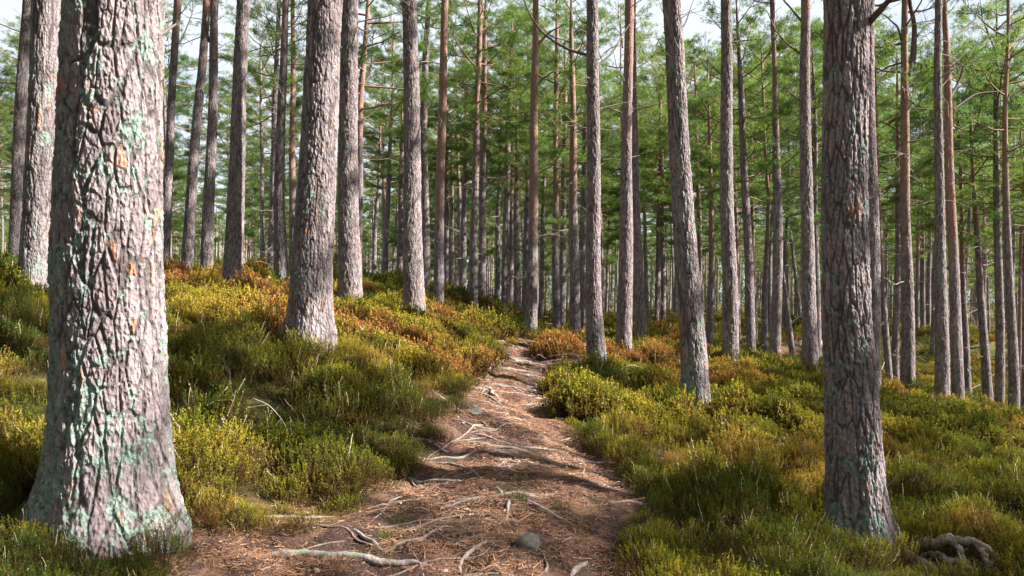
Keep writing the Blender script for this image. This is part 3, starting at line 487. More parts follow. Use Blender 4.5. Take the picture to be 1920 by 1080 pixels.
# ---------------------------------------------------------------- crowns
def needle_tufts(P, D, per, length, width, rng):
    n = len(P); P = np.repeat(P, per, 0); D = np.repeat(D, per, 0); m = len(P)
    d = D + rng.normal(0, .62, (m, 3)); d /= np.linalg.norm(d, axis=1)[:, None]
    L = length*(.7+.6*rng.rand(m))[:, None]; s = np.cross(d, rng.normal(0, 1, (m, 3))); s /= np.linalg.norm(s, axis=1)[:, None]
    b = P + rng.normal(0, .03, (m, 3)); w = width*.5
    V = np.stack([b-s*w*.6, b+s*w*.6, b+d*L+s*w*.35, b+d*L-s*w*.35], 1).reshape(-1, 3)
    return V, np.arange(4*m).reshape(-1, 4)
def crown(seed, length=8.5, radius=3.1, nlimb=30, per=9, tufts=16, stem=True):
    rng = np.random.RandomState(seed); W = Acc(); PP = []; DD = []
    az = rng.rand()*TAU
    for k in range(nlimb):
        t = ((k+.3)/nlimb)**1.05; az += 2.4 + rng.normal(0, .35)
        L = radius*(.45+.75*math.sin(min(1, (1-t)*1.25+.12)*math.pi*.62))*(.65+.6*rng.rand())*(1 if t > .12 else .8)
        el = -.05 + .95*t + rng.normal(0, .16); z0 = t*length*.94
        m = 8; ss = np.linspace(0, 1, m); bend = rng.normal(0, .35); curl = .45+.4*rng.rand()
        pts = [np.array([0, 0, z0])]
        for q in range(1, m):
            a = az + bend*ss[q]*1.3 + rng.normal(0, .10); e = el + curl*(ss[q]-.35) + rng.normal(0, .10)
            pts.append(pts[-1] + L/(m-1)*np.array([math.cos(a)*math.cos(e), math.sin(a)*math.cos(e), math.sin(e)]))
        pts = np.array(pts); r0 = .010+.0095*L
        V, F = tube(pts, r0*(1-ss*.85), 5); W.add(V, F)
        for q in range(int(3+L*2.0)):
            u = .34+.66*rng.rand() if q else 1.; i = min(int(u*(m-1)), m-2); fr = u*(m-1)-i
            st = pts[i]*(1-fr)+pts[i+1]*fr; d0 = pts[min(i+1, m-1)]-pts[i]; a0 = math.atan2(d0[1], d0[0]) + rng.choice([-1, 1])*(.5+.5*rng.rand())*(q > 0)
            l = (.35+.75*rng.rand())*(1.15-.4*u)*(.55+.2*L); e0 = .15+.35*rng.rand()
            k4 = 5; sub = [st]
            for w in range(1, k4): sub.append(sub[-1] + l/(k4-1)*np.array([math.cos(a0+rng.normal(0, .2))*math.cos(e0), math.sin(a0+rng.normal(0, .2))*math.cos(e0), math.sin(e0)+rng.normal(0, .12)]))
            sub = np.array(sub); V, F = tube(sub, np.linspace(.014, .004, k4), 3); W.add(V, F)
            nt = tufts; uu = np.array([.4, .72, 1.])[rng.randint(0, 3, nt)]+rng.normal(0, .05, nt); pos = np.stack([np.interp(uu, np.linspace(0, 1, k4), sub[:, c]) for c in range(3)], 1)
            sp = .115*(1-.15*uu)[:, None]*rng.normal(0, 1, (nt, 3))*np.array([1.15, 1.15, .45]); pos = pos + sp
            dr = np.tile(np.array([math.cos(a0), math.sin(a0), .75]), (nt, 1)) + sp*2.5
            dr /= np.linalg.norm(dr, axis=1)[:, None]; PP.append(pos); DD.append(dr)
    Vn, Fn = needle_tufts(np.concatenate(PP), np.concatenate(DD), per, .115, .020, rng)
    return W.mesh('branches', M_LIMB), mesh_np('crown', Vn, Fn, M_NEEDLE, smooth=False)
CROWNS = [crown(100+i, 8.5, [2.5, 2.1, 2.4, 1.9, 2.8, 1.8][i], [25, 22, 24, 20, 27, 20][i], 9, 17) for i in range(6)]
CROWNS_FAR = [crown(120+i, 8.5, [2.7, 2.3, 3.0, 2.5][i], [32, 28, 34, 30][i], 9, 21) for i in range(4)]
def dead_branches(seed, n, length, z0, z1, up=.1, r=.011):
    rng = np.random.RandomState(seed); W = Acc()
    for k in range(n):
        z = z0+(z1-z0)*rng.rand()**.75; az = rng.rand()*TAU; L = length*(.15+.85*rng.rand()**2); m = 7; e = up + rng.normal(0, .3); pts = [np.array([0, 0, z])]
        for q in range(1, m):
            e += rng.normal(.02, .2); az += rng.normal(0, .22); pts.append(pts[-1]+L/(m-1)*np.array([math.cos(az)*math.cos(e), math.sin(az)*math.cos(e), math.sin(e)]))
        pts = np.array(pts); V, F = tube(pts, np.linspace(r*(.6+L*.5), .003, m), 4); W.add(V, F)
        for q in range(int(L*2.5)):
            i = rng.randint(2, m-1); d = pts[i]-pts[i-1]; d = d/np.linalg.norm(d)+rng.normal(0, .55, 3); d /= np.linalg.norm(d)
            l = .1+.35*rng.rand()*L; V, F = tube(np.array([pts[i], pts[i]+d*l*.5, pts[i]+d*l+np.array([0, 0, .03])]), [r*.5, r*.35, .002], 3); W.add(V, F)
    return W.mesh('dead_branches', M_DEAD)
DEADS = [dead_branches(200+i, [30, 34, 38, 26][i], [1.3, 1.8, 2.2, .8][i], -6.5, .6) for i in range(4)]
def add_crown(root, fn, hc, total, i, s=1., rz=0., kinds=None):
    kinds = kinds or CROWNS
    x, y, r = fn(hc); x2, y2, _ = fn(total-.6)
    tilt = Vector((x2-x, y2-y, total-.6-hc)).normalized(); q = Vector((0, 0, 1)).rotation_difference(tilt)
    k = (total-hc)/8.5
    for nm, me in zip(('branches', 'crown'), kinds[i % len(kinds)]):
        o = obj(nm, me, root); o.location = (x, y, hc); o.rotation_mode = 'QUATERNION'; o.rotation_quaternion = q@Matrix.Rotation(rz, 3, 'Z').to_quaternion(); o.scale = (s, s, k)
def add_dead(root, fn, hc, i, rz, s=1.):
    x, y, r = fn(hc-3); o = obj('dead_branches', DEADS[i % 4], root); o.location = (x, y, hc); o.rotation_euler = (0, 0, rz); o.scale = (s, s, 1)
near_cfg = {  # tree index: lichen, bark relief, plate size, flare directions
 0: (.84, .015, (.070, .30), (3.5, 5.6)), 1: (.75, .011, (.05, .34), None), 3: (.66, .015, (.052, .30), (5.6, 3.5)), 5: (.50, .011, (.046, .22), (3.2, 4.9)), 43: (.74, .010, (.042, .24), None)}
def bough(root, base, paths):
    for k, (pts, rad) in enumerate(paths):
        P = resample(np.array(pts)-np.array(base), 16); P = P+(fbm(P*5+k, 2, 7)-.5)[:, None]*.04
        V, F = tube(P, np.linspace(rad, rad*.35, 16), 6); obj('bough', mesh_np('bough', V, F, M_BOUGH), root)
R3 = random.Random(3); SPOTS = []
for i, (lab, x, y, z, prof, oz, fl) in enumerate(PINES):
    SPOTS.append((x, y)); snag = 'snag' in lab
    total = 4.2 if snag else 16.5 + R3.random()*2.5
    if prof[-1][0] > total-3 and not snag: total = prof[-1][0] + 3
    if y >= 20 and not snag: total = prof[-1][0]+(3.2 if y < 30 else 2.2)
    lich, amp, cell, fd = near_cfg.get(i, (.5 if y < 20 else .35, None, (.036, .17), None))
    me, fn = trunk_mesh(prof, y, oz, fl, lich, total, seed=i+1, amp=amp, cell=cell, fdir=fd, offs=(0, 0, z))
    root = tag(empty('pine_tree', (x, y, z)), lab, 'tree', 'pine trees of the heather wood')
    obj('trunk', me, root)
    if i in BOUGHS: bough(root, (x, y, z), BOUGHS[i])
    if snag: add_dead(root, fn, 4.1, 3, 1.); continue
    hc = total*(.56+.08*R3.random()) if 'fork' not in lab else total*.42
    if y >= 20: hc = min(hc, prof[-1][0]*.66)
    add_crown(root, fn, hc, total, R3.randrange(6), (.65+.3*R3.random())*(1 if y < 20 else 1.1), R3.random()*6, CROWNS_FAR if y > 27 else None)
    if y > 7.5: add_dead(root, fn, hc, R3.randrange(4), R3.random()*6, .9)
# ---------------------------------------------------------------- forest behind
def straight(r, total, bend): return [(0, 0, r), (total*.3, bend*.3, r*.82), (total*.55, bend, r*.58), (total*.75, bend*1.3, r*.26)]
PROTO = []
for k in range(5):
    total = 17.; prof = straight(.13+.012*k, total, [.2, -.25, .05, .4, -.1][k])
    PROTO.append(trunk_mesh(prof, 34, [5.5, 10, 4.5, 12, 7][k], .15, .5, total, seed=90+k, vis=15.))
rb = random.Random(21); placed = list(SPOTS); far_n = 0
BGLAB = ["slender pine in the crowded far ranks of trunks behind the trail's end", "slender pine standing far back on the left beyond the heather crest", "slender pine far back in the wood on the right side"]
BGGRP = ["far pines behind the trail", "far pines on the left", "far pines on the right"]
def bg_tree(x, y, low=False, s=None):
    k = rb.randrange(5); s = s or .70+.33*rb.random(); me, fn0 = PROTO[k]; z = gzf(x, y)
    zone = 1 if x/y < -.2 else (2 if x/y > .22 else 0)
    root = tag(empty('pine_tree', (x, y, z), 0), BGLAB[zone], 'tree', BGGRP[zone])
    rz = rb.random()*6; t = obj('trunk', me, root); t.scale = (s*.95, s*.95, s); t.rotation_euler = ((rb.random()-.5)*.03, (rb.random()-.5)*.04, 0)
    fn = lambda h: tuple(v*s for v in fn0(h/s)); hc = 17*s*(.50 if not low else .28)
    add_crown(root, fn, hc, 17*s, rb.randrange(6), (.85+.3*rb.random()), rz, CROWNS_FAR if y > 36 else None)
    if rb.random() < .6: add_dead(root, fn, hc, rb.randrange(4), rz, .9)
tries = 0
while far_n < 228 and tries < 20000:
    tries += 1; y = 27+75*rb.random()**.85; u = (rb.random()-.5)*1.62; x = u*y
    if u < -.3 and rb.random() < .45: continue
    if abs(u-.02) < .04 and y < 34: continue
    if min((x-a)**2+(y-b)**2 for a, b in placed) < 2.2**2: continue
    placed.append((x, y)); far_n += 1; bg_tree(x, y, low=(y > 36 and rb.random() < .22))
# pines outside the frame on the sunny side: they throw the dappled shade seen on path and heather
SHADE = [(18.5, 1.4, .9), (10, -.6, .8), (11.5, 4.9, .42), (20.5, 5.2, .7), (25, 2.5, .9), (19, 9.5, .8), (24, 11.5, .9), (28, 7, 1.), (15, -2.5, 1.)]
for (x, y, cs) in SHADE:
    k = rb.randrange(5); me, fn0 = PROTO[k]; z = gzf(x, y)
    root = tag(empty('pine_tree', (x, y, z)), 'pine outside the right of the view throwing dappled shade on the heather', 'tree', 'pines beyond the right edge')
    obj('trunk', me, root); add_crown(root, fn0, 8.8, 17., rb.randrange(4), cs, rb.random()*6, CROWNS_FAR)
# unseen pines of the wood, added behind and left to dim sky light
for k in range(44):
    a = math.radians(108+205*((k*.618) % 1))+rb.gauss(0, .05); d_ = 5.5+18*(k/44)**.8; x, y = math.sin(a)*d_, math.cos(a)*d_
    if x > 5: continue
    q = rb.randrange(5); me, fn0 = PROTO[q]; z = gzf(x, y)
    root = tag(empty('pine_tree', (x, y, z)), 'unseen pine added behind the photographer to dim the sky light', 'tree', 'unseen pines added behind the photographer')
    obj('trunk', me, root); add_crown(root, fn0, 5.5, 17., rb.randrange(4), 1.35, rb.random()*6, CROWNS_FAR)
# the wood that reads as one mass behind the last single trees
rng = np.random.RandomState(5); fa = Acc(); PPf = []
for k in range(900):
    y = 84+48*rng.rand(); x = (rng.rand()-.5)*1.75*y; z = gzf(x, y); h = 9+7*rng.rand()
    V, F = tube([[x, y, z-.5], [x+.2, y, z+h*.5], [x+.3, y, z+h]], [.15, .11, .05], 5); fa.add(V, F)
FT = fa.mesh('trunks', M_DEAD); PPf = []
for k in range(4200):
    y = 100+36*rng.rand(); x = (rng.rand()-.5)*1.8*y; zz = gzf(x, y) if k % 10 == 0 else zz; h = rng.rand()**.8*17*(.7+.3*noise(xyz([x], [0], .08), 3)[0]*2*.5)
    c = np.array([x, y, zz+.4+h]); PPf.append(c + rng.normal(0, 1, (26, 3))*np.array([1.3, 1.3, .55]))
PPf = np.concatenate(PPf); Vn, Fn = needle_tufts(PPf, rng.normal(0, .4, PPf.shape)+[0, 0, .5], 2, .7, .16, rng)
fw = obj('distant_forest', mesh_np('distant_forest', Vn, Fn, M_NEEDLE, smooth=False)); tag(fw, 'hazy green mass of pine wood closing the gaps behind the far trunks', 'woodland', kind='stuff')
tf = obj('trunks', FT, fw); tf['kind'] = 'stuff'
# ---------------------------------------------------------------- heather
def sprig_mesh(seed, n, height, spread, leaf, nleaf, lsize, sl=(.07, .14), straw=.02, rough=.22):
    """a rounded heather clump: woody stems inside, short leafy upright sprigs over a domed top"""
    rng = np.random.RandomState(seed); V = []; tips = []; var = []; st = []; F = []; cnt = 0; seg = 3
    lob = rng.rand(4)*TAU
    def put(v, f, t, vv, ss):
        nonlocal cnt
        F.append(f+cnt); V.append(v); tips.append(t); var.append(np.full(len(v), vv)); st.append(np.full(len(v), ss)); cnt += len(v)
    for k in range(n):
        a = rng.rand()*TAU; q = math.sqrt(rng.rand()); r = spread*q*(1+.22*math.cos(2*a+lob[0])+.18*math.cos(3*a+lob[1])); vv = rng.rand(); iS = float(rng.rand() < straw)
        z0 = height*(.82*(1-.85*q**2.2)+.10*math.sin(a*2+lob[2])*q) - .05*rng.rand(); z0 = max(z0, .0)
        p0 = np.array([math.cos(a)*r, math.sin(a)*r, z0]); d = np.array([math.cos(a)*q*.75, math.sin(a)*q*.75, 1.])+rng.normal(0, rough, 3); d /= np.linalg.norm(d)
        L = (sl[0]+(sl[1]-sl[0])*rng.rand())*(1.5 if iS else 1)
        if k % 2 == 0:
            root = np.array([math.cos(a)*r*.35, math.sin(a)*r*.35, -.03]); sd = np.array([-math.sin(a), math.cos(a), 0])*.0022*(leaf/.012)
            put(np.array([root-sd, root+sd, p0+sd*.6, p0-sd*.6]), np.array([[0, 1, 2, 3]]), np.array([0, 0, .12, .12]), vv, 0.)
        pts = [p0]; dd = d.copy()
        for _ in range(seg): dd = dd+np.array([0, 0, .2])+rng.normal(0, .14, 3); dd /= np.linalg.norm(dd); pts.append(pts[-1]+dd*L/seg)
        pts = np.array(pts); side = np.cross(d, rng.normal(0, 1, 3)); side /= np.linalg.norm(side); w = np.linspace(.0016, .0009, seg+1)[:, None]*(leaf/.012)*(1.3 if iS else 1); idx = np.arange(seg)
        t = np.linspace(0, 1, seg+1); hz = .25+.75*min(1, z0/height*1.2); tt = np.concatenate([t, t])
        put(np.concatenate([pts-side*w, pts+side*w]), np.stack([idx, idx+seg+1, idx+seg+2, idx+1], 1), (.15+.5*tt)*hz, vv, iS)
        m = int(nleaf*(.4 if iS else 1)); u = rng.rand(m)*1.02; pos = np.stack([np.interp(u, t, pts[:, c]) for c in range(3)], 1)
        ld = rng.normal(0, .75, (m, 3))+dd*.6; ld /= np.linalg.norm(ld, axis=1)[:, None]; ls = np.cross(ld, rng.normal(0, 1, (m, 3))); ls /= np.linalg.norm(ls, axis=1)[:, None]
        l = (leaf*(.6+.8*rng.rand(m))*(1.2-.5*u))[:, None]; W_ = lsize
        v = np.stack([pos-ls*W_*.5, pos+ls*W_*.5, pos+ld*l+ls*W_*.35, pos+ld*l-ls*W_*.35], 1).reshape(-1, 3)
        put(v, np.arange(4*m).reshape(-1, 4), np.repeat(.15+.85*u, 4)*hz, vv, iS)
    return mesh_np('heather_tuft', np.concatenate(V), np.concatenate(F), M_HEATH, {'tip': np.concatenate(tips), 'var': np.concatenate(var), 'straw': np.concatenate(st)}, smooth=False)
hcol = bpy.data.collections.new('heather_kinds')             # never linked: only feeds the scatter below
specs = [(150, .27, .22, .013, 17, .0042), (130, .31, .20, .014, 17, .0045), (150, .21, .24, .012, 16, .0042), (110, .34, .18, .014, 18, .0045),
         (85, .28, .23, .024, 12, .0085), (80, .32, .21, .026, 12, .009), (85, .22, .25, .024, 11, .0085)]
for k, (n, h, s, lf, nl, w) in enumerate(specs):
    o = bpy.data.objects.new('heather_%s' % 'abcdefg'[k], sprig_mesh(300+k, n, h, s, lf, nl, w)); hcol.objects.link(o)
def scatter_group(col):
    ng = bpy.data.node_groups.new('scatter', 'GeometryNodeTree')
    ng.interface.new_socket('Geometry', in_out='INPUT', socket_type='NodeSocketGeometry'); ng.interface.new_socket('Geometry', in_out='OUTPUT', socket_type='NodeSocketGeometry')
    N = ng.nodes.new; i = N('NodeGroupInput'); o = N('NodeGroupOutput'); p = N('GeometryNodeInstanceOnPoints'); c = N('GeometryNodeCollectionInfo')
    c.inputs['Collection'].default_value = col; c.inputs['Separate Children'].default_value = True; c.inputs['Reset Children'].default_value = True
    def na(name, t): a = N('GeometryNodeInputNamedAttribute'); a.data_type = t; a.inputs['Name'].default_value = name; return [s for s in a.outputs if s.enabled][0]
    l = ng.links.new; l(i.outputs[0], p.inputs['Points']); l(c.outputs[0], p.inputs['Instance']); p.inputs['Pick Instance'].default_value = True
    l(na('pick', 'INT'), p.inputs['Instance Index']); l(na('rot', 'FLOAT_VECTOR'), p.inputs['Rotation']); l(na('siz', 'FLOAT_VECTOR'), p.inputs['Scale']); l(p.outputs[0], o.inputs[0])
    return ng
def heather_points():
    rng = np.random.RandomState(11); out = []
    for (y0, y1, dens, lod, sc) in ((1.6, 4.6, 62, 0, .85), (4.6, 8, 42, 0, .98), (8, 14, 26, 1, 1.1), (14, 24, 13, 1, 1.35), (24, 60, 3.4, 1, 1.9)):
        w = .80; area = w*(y1*y1-y0*y0) + 3*(y1-y0); n = int(area*dens)
        y = y0+(y1-y0)*np.sqrt(rng.rand(n)*(1-(y0/y1)**2)+(y0/y1)**2) if 0 else np.sqrt(y0*y0+(y1*y1-y0*y0)*rng.rand(n)); x = (rng.rand(n)*2-1)*(w*y+1.5)
        pm = path_mask(x, y); d = fbm(xyz(x, y, .9), 3, 70)
        dens2 = np.where(y > 22, sstep(.30, .42, d), sstep(.14, .30, d+.12*(y < 9)))
        hollow = (x > 7) & (x > 6+(16-y)*.9) & (y > 15+.0*x); dens2 = np.where(hollow, sstep(.30, .42, d), dens2)
        keep = (pm < .30) & (rng.rand(n) < dens2)
        x, y = x[keep], y[keep]; out.append((x, y, np.full(len(x), lod), np.full(len(x), sc)))
    return [np.concatenate(v) for v in zip(*out)]
hx, hy, lod, hsc = heather_points()
# keep trunk feet clear
for (a, b), t in zip(SPOTS, PINES):
    k = np.hypot(hx-a, hy-b) > t[4][0][2]*.95; hx, hy, lod, hsc = hx[k], hy[k], lod[k], hsc[k]
k = ~((np.abs(hx-3.1) < .26) & (np.abs(hy-4.74) < .30)); hx, hy, lod, hsc = hx[k], hy[k], lod[k], hsc[k]
nh = len(hx); hz = ground_z(hx, hy)-.03
edge_d = np.minimum(np.abs(hx-np.interp(hy, PL[:, 0], PL[:, 1])), np.abs(hx-np.interp(hy, PR[:, 0], PR[:, 1])))
cf1, cf2, cid = voro(xyz(hx, hy, 1.15)+xyz(noise(xyz(hx, hy, 1.7), 1), noise(xyz(hx, hy, 1.7), 2))*.9+np.array([0, 0, .5]), 77)
mound = np.clip(1-cf1*1.15, 0, 1); hz = hz + (mound-.3)*.20*(hy > 4.0)*(hy < 26)
size = hsc*(.50+.78*mound)*(.62+.72*fbm(xyz(hx, hy, 1.3), 2, 80))*(.8+.35*rs.rand(nh))*(.85+.15*sstep(0, .35, edge_d))*np.where(hy < 4.3, .86, 1)
nz1, nz2 = fbm(xyz(hx, hy, .55), 3, 90), fbm(xyz(hx, hy, 2.1), 2, 95)
for (cx, cy, rad, v) in ((-1.15, 6.8, .65, .4), (-.75, 15.2, .8, .5), (-.9, 9.6, .6, .3), (-3.1, 5.2, .7, .15)): size = size*(1+v*np.exp(-((hx-cx)**2+(hy-cy)**2)/rad**2))
tint = np.clip(.40+(nz1-.5)*1.75+(nz2-.5)*.7+(cid-.5)*.50+rs.normal(0, .07, nh), .02, 1)
for (cx, cy, rad, v) in TINTS: k = np.exp(-((hx-cx)**2+(hy-cy)**2)/rad**2); tint = tint*(1-k*.8)+v*k*.8
rot = np.stack([rs.normal(0, .12, nh), rs.normal(0, .12, nh), rs.rand(nh)*TAU], 1)
pick = np.where(lod == 0, rs.randint(0, 4, nh), 4+rs.randint(0, 3, nh))
me = bpy.data.meshes.new('heather'); me.vertices.add(nh); me.vertices.foreach_set('co', np.stack([hx, hy, hz], 1).astype(np.float32).ravel())
def set_at(name, typ, prop, arr): a = me.attributes.new(name, typ, 'POINT'); a.data.foreach_set(prop, arr)
set_at('rot', 'FLOAT_VECTOR', 'vector', rot.astype(np.float32).ravel()); set_at('siz', 'FLOAT_VECTOR', 'vector', np.stack([size, size, size*(.85+.3*rs.rand(nh))], 1).astype(np.float32).ravel())
set_at('pick', 'INT', 'value', pick.astype(np.int32)); set_at('tint', 'FLOAT', 'value', tint.astype(np.float32)); set_at('rnd', 'FLOAT', 'value', rs.rand(nh).astype(np.float32))
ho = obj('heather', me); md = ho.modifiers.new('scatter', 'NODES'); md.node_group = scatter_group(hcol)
tag(ho, 'dense knee-high heather, olive green to golden brown, covering both sides of the path', 'heather', kind='stuff')
print('heather tufts', nh)
# ---------------------------------------------------------------- needle litter
def litter():
    rng = np.random.RandomState(31); n = 150000
    y = 2.9+ (17-2.9)*rng.rand(n)**2.1; wl = np.interp(y, PL[:, 0], PL[:, 1])-.35; wr = np.interp(y, PR[:, 0], PR[:, 1])+.35; x = wl+(wr-wl)*rng.rand(n)
    cov = fbm(xyz(x, y, 3.2), 3, 130); k = rng.rand(n) < sstep(.36, .54, cov)+.10; x, y = x[k], y[k]; n = len(x)
    z = ground_z(x, y); drift = fbm(xyz(x, y, 1.3), 3, 133); L = (.028+.03*rng.rand(n)); tw = rng.rand(n) < .018; a = rng.rand(n)*TAU; w = np.where(rng.rand(n) < .03, .009, .0016)*(1+y*.14); L = np.where(w > .008, .02, L); L = np.where(tw, .05+.10*rng.rand(n), L); w = np.where(tw, .0045*(1+y*.05), w)
    d = np.stack([np.cos(a), np.sin(a), rng.normal(0, .16, n)], 1); s = np.stack([-np.sin(a), np.cos(a), rng.normal(0, .3, n)], 1)*w[:, None]*.5
    p = np.stack([x, y, z+.004+.008*rng.rand(n)], 1); e = p+d*L[:, None]; e[:, 2] = np.maximum(e[:, 2], z+.002)
    V = np.stack([p-s, p+s, e+s, e-s], 1).reshape(-1, 3); var = np.clip((rng.rand(n)*.75+.25*rng.rand(n)**3)*(.45+1.0*drift), 0, 1)
    return mesh_np('pine_litter', V, np.arange(4*n).reshape(-1, 4), M_LITTER, {'var': np.repeat(var, 4)}, smooth=False)
tag(obj('pine_litter', litter()), 'rust brown fallen pine needles and bark flakes strewn over the path', 'needle litter', kind='stuff')
# ---------------------------------------------------------------- roots, stones, sticks
def root_mesh(name, pts, r, seed, mat, lift=.25, taper=.45, sides=9, end=.25):
    rng = np.random.RandomState(seed); L = np.linalg.norm(np.diff(np.array(pts), axis=0), axis=1).sum(); n = max(8, int(L/.028))
    q = resample(pts, n); t = np.linspace(0, 1, n)
    perp = np.stack([-np.gradient(q[:, 1]), np.gradient(q[:, 0])], 1); perp /= np.linalg.norm(perp, axis=1)[:, None]+1e-9
    wob = (fbm(np.stack([t*L*6, t*0+seed, t*0], 1), 3, seed)-.5)*.07*min(1, L); q = q+perp*wob[:, None]*np.sin(np.pi*t)[:, None]**.5
    rad = r*(1-taper*t)*(.8+.45*fbm(np.stack([t*L*9, t*0+seed*2, t*0], 1), 2, seed+1)); g = ground_z(q[:, 0], q[:, 1])
    hz_ = g + rad*(lift + .9*(fbm(np.stack([t*L*3, t*0+seed*3, t*0], 1), 2, seed+2)-.5)) ; dip = sstep(0, end, t)*sstep(0, end, 1-t); hz_ = hz_ - (1-dip)*rad*1.6
    w = 5 if n > 12 else 3; hz_ = np.convolve(np.pad(hz_, w//2, mode='edge'), np.ones(w)/w, 'valid')
    V, F = tube(np.column_stack([q, hz_]), rad, sides); V = V + (noise(V*55, seed)-.5)[:, None]*np.array([0, 0, 1])*r*.35
    return mesh_np(name, V, F, mat)
for k, (lab, r, pts) in enumerate(ROOTS):
    tag(obj('tree_root', root_mesh('tree_root', pts, r*1.5, 400+k, M_ROOT, .22)), lab, 'root', 'tree roots crossing the path')
def add_small_roots():
    rng = np.random.RandomState(77)
    for k in range(110):
        y = 3.8+12*rng.rand()**1.0; l, r = np.interp(y, PL[:, 0], PL[:, 1]), np.interp(y, PR[:, 0], PR[:, 1]); x = l+(r-l)*rng.rand(); a = rng.normal(.15, .5)+(math.pi if rng.rand() < .5 else 0); L = .45+.8*rng.rand(); p = [(x-.25, y)]
        for q in range(4): a += rng.normal(0, .35); p.append((p[-1][0]+math.cos(a)*L/4, p[-1][1]+math.sin(a)*L/4))
        tag(obj('tree_root', root_mesh('tree_root', p, .004+.008*rng.rand()**1.5+.0007*y, 500+k, M_ROOT, .3)), 'short thin root breaking the needle-covered surface of the path', 'root', 'small roots poking through the path')
add_small_roots()
def stone(name, x, y, sx, sy, sz, seed, sink=.35, mat=None):
    n = 28; u = np.linspace(0, TAU, n, endpoint=False); v = np.linspace(.02, math.pi-.02, 16); U, Vv = np.meshgrid(u, v)
    P = np.stack([np.cos(U)*np.sin(Vv), np.sin(U)*np.sin(Vv), np.cos(Vv)], -1).reshape(-1, 3); P = P*(.72+.5*fbm(P*1.3+seed, 2, seed)[:, None]+.10*fbm(P*5+seed, 3, seed+5)[:, None])*[sx, sy, sz]
    i = np.arange(15)[:, None]*n+np.arange(n)[None]; j = np.arange(15)[:, None]*n+((np.arange(n)+1) % n)[None]; F = np.stack([i, i+n, j+n, j], -1).reshape(-1, 4)
    o = obj(name, mesh_np(name, P, F, mat or M_STONE)); o.location = (x, y, gzf(x, y)+sz*(.5-sink)); o.rotation_euler = (0, 0, seed); return o
tag(stone('rock', .10, 4.30, .074, .06, .052, 3, .32), 'round grey-green stone with a mossy face low in the middle of the path', 'stone')
tag(stone('rock', -.40, 7.5, .13, .09, .03, 8, .42), 'flat pale stone at the left edge of the sunlit stretch of path', 'stone')
rp = random.Random(9)
for k in range(24):
    y = 3.7+7*rp.random()**1.5; l, r = np.interp(y, PL[:, 0], PL[:, 1]), np.interp(y, PR[:, 0], PR[:, 1]); x = l+(r-l)*rp.random(); s = .009+.013*rp.random()
    tag(stone('pebble', x, y, s*1.3, s, s*.8, k+20, .1, M_DEAD), 'tiny brown cone or pebble lying among the needles on the path', 'pebble', 'pebbles scattered on the path')
def stick(name, label, paths, mat, cat='stick', group=None):
    """paths: [(points with height above ground, radius)]"""
    W = Acc()
    for pts, r in paths:
        g = ground_z([p[0] for p in pts], [p[1] for p in pts]); P = np.array([(p[0], p[1], gg+p[2]) for p, gg in zip(pts, g)]); P = resample(P, 14)
        V, F = tube(P, np.linspace(r, r*.45, len(P))*.75, 6); W.add(V, F)
    return tag(obj(name, W.mesh(name, mat)), label, cat, group)
stick('broken_stick', 'short reddish broken stick lying left of the arched root', [([(-.98, 4.82, .02), (-.88, 4.86, .035), (-.79, 4.93, .02)], .011), ([(-.90, 4.85, .03), (-.84, 4.80, .02), (-.76, 4.74, .01)], .008)], M_LIMB)
stick('dead_twig', 'bleached forked twig curling out of the left heather', [([(-2.45, 5.72, .27), (-2.40, 5.75, .31), (-2.28, 5.82, .33)], .009), ([(-2.43, 5.75, .28), (-2.33, 5.9, .40), (-2.38, 6.0, .49), (-2.52, 5.95, .50)], .0055), ([(-2.38, 5.95, .47), (-2.46, 6.05, .53)], .003), ([(-2.30, 5.82, .33), (-2.26, 5.85, .40)], .004)], M_PALE)
stick('dead_twig', 'thin bleached twig arching down the left heather towards the path', [([(-2.12, 5.85, .36), (-1.98, 5.80, .37), (-1.85, 5.72, .34), (-1.72, 5.62, .24)], .006), ([(-1.85, 5.72, .34), (-1.92, 5.65, .24)], .003), ([(-1.98, 5.80, .37), (-2.12, 5.75, .34)], .003)], M_PALE)
stick('dead_twig', 'pale thin twig poking from the heather far right of the path', [([(3.05, 5.9, .2), (3.15, 5.85, .34), (3.12, 5.82, .46)], .005), ([(3.5, 6.0, .2), (3.38, 5.95, .32), (3.3, 5.9, .40)], .004)], M_PALE)
brush = []
for k in range(46):
    a = rp.random()*TAU; L = .35+.6*rp.random(); bx, by = 1.42+rp.gauss(0, .28), 12.72+rp.gauss(0, .2); e = .1+.5*rp.random()
    brush.append(([(bx, by, .12), (bx+math.cos(a)*L*.5, by+math.sin(a)*L*.5, .12+e*.45), (bx+math.cos(a+.4)*L, by+math.sin(a+.4)*L, .10+e*.3)], .006+.007*rp.random()))
stick('brushwood', 'tangle of dead grey branches heaped round the foot of the stubby pine', brush, M_DEAD, 'brushwood')
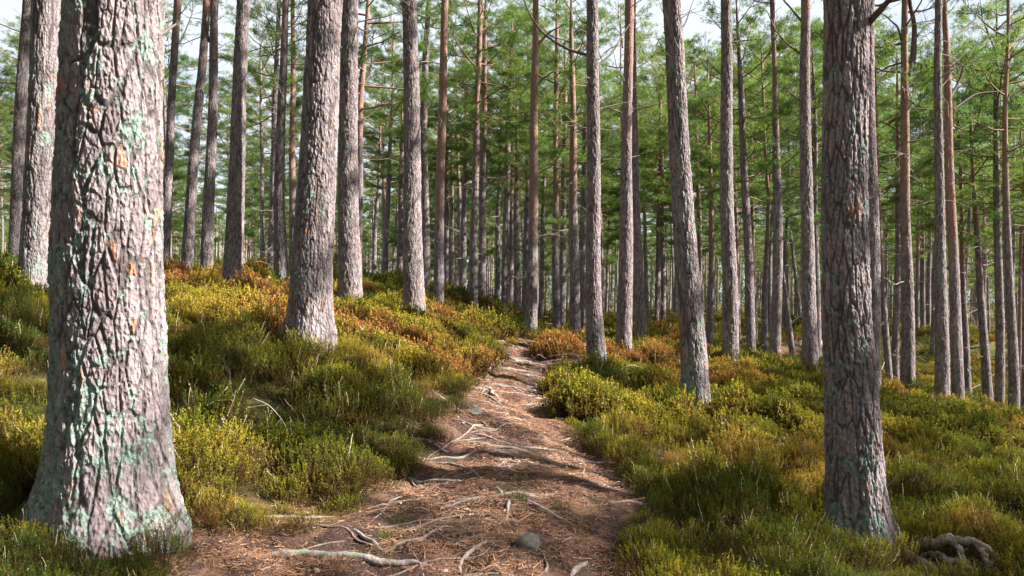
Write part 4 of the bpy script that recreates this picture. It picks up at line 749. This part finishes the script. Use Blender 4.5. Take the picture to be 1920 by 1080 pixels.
# root of the large right-hand trunk and the rotten root beside it
t_ = root_mesh('surface_root', [(2.75, 5.25), (2.80, 5.05), (2.84, 4.86), (2.80, 4.62)], .055, 610, M_BARK, .3, .6, 12)
tag(obj('tree_root', t_), 'lichened root running down from the large dark right-hand trunk', 'root')
w_ = Acc()
for k, (pts, r) in enumerate([([(2.86, 5.12, .05), (2.97, 5.06, .11), (3.08, 5.0, .15), (3.19, 4.95, .14), (3.27, 4.88, .10), (3.31, 4.80, .0)], .030), ([(3.06, 5.0, .14), (3.09, 4.93, .08), (3.10, 4.88, -.02)], .020), ([(3.2, 4.94, .13), (3.22, 4.86, .07), (3.21, 4.80, -.02)], .022), ([(2.90, 5.06, .03), (3.0, 4.96, .05), (3.12, 4.84, -.02)], .018), ([(3.0, 5.06, .10), (3.12, 5.1, .12), (3.24, 5.12, .02)], .02)]):
    g = ground_z([p[0] for p in pts], [p[1] for p in pts]); P = resample(np.array([(p[0], p[1], gg+p[2]) for p, gg in zip(pts, g)]), 40)
    P = P+(fbm(P*16, 3, k+3)-.5)[:, None]*np.array([.05, .03, .06]); V, F = tube(P, r*(.55+.9*fbm(P*22, 2, k)), 12); V = V+(np.stack([fbm(V*50, 3, 5), fbm(V*50, 3, 6), fbm(V*50, 3, 7)], 1)-.5)*.034; w_.add(V, F)
tag(obj('rotten_root', w_.mesh('rotten_root', M_DEAD)), 'crumbling pale arched old root in the heather at the bottom right', 'root')
for (x, y, a, lab) in ((11.0, 26.5, .2, 'short pale cut log lying beyond the leaning dead snag'), (5.9, 27.5, -.1, 'weathered fallen log in the clearing behind the two thin reddish pines')):
    g = gzf(x, y); V, F = tube(np.array([(x+t*math.cos(a)*1.3, y+t*math.sin(a)*1.3, g+.14) for t in np.linspace(-.5, .5, 8)]), np.full(8, .13), 10)
    n = len(V); cap = [np.arange(10)[None, ::-1], np.arange(n-10, n)[None]]
    me2 = mesh_np('fallen_log', V+(noise(V*8, 2)-.5)[:, None]*.03, [F]+[np.concatenate(cap)], M_PALE); tag(obj('fallen_log', me2), lab, 'log')
# moss cushions round the roots
def moss():
    rng = np.random.RandomState(41); P = []
    for (cx, cy, r) in MOSS:
        n = int(r*r*90000); a = rng.rand(n)*TAU; q = r*np.sqrt(rng.rand(n))*(.6+.8*noise(np.stack([np.cos(a)*1.5+cx, np.sin(a)*1.5, a*0], 1), 4)); P.append(np.stack([cx+np.cos(a)*q, cy+np.sin(a)*q*.8], 1))
    P = np.concatenate(P); z = ground_z(P[:, 0], P[:, 1]); V, F = needle_tufts(np.column_stack([P, z+.0]), np.tile([0, 0, 1.], (len(P), 1)), 3, .011, .005, rng); V[:, 2] -= .005
    return mesh_np('moss', V, F, M_MOSS, smooth=False)
tag(obj('moss', moss()), 'small green moss cushions growing between the roots on the path', 'moss', kind='stuff')
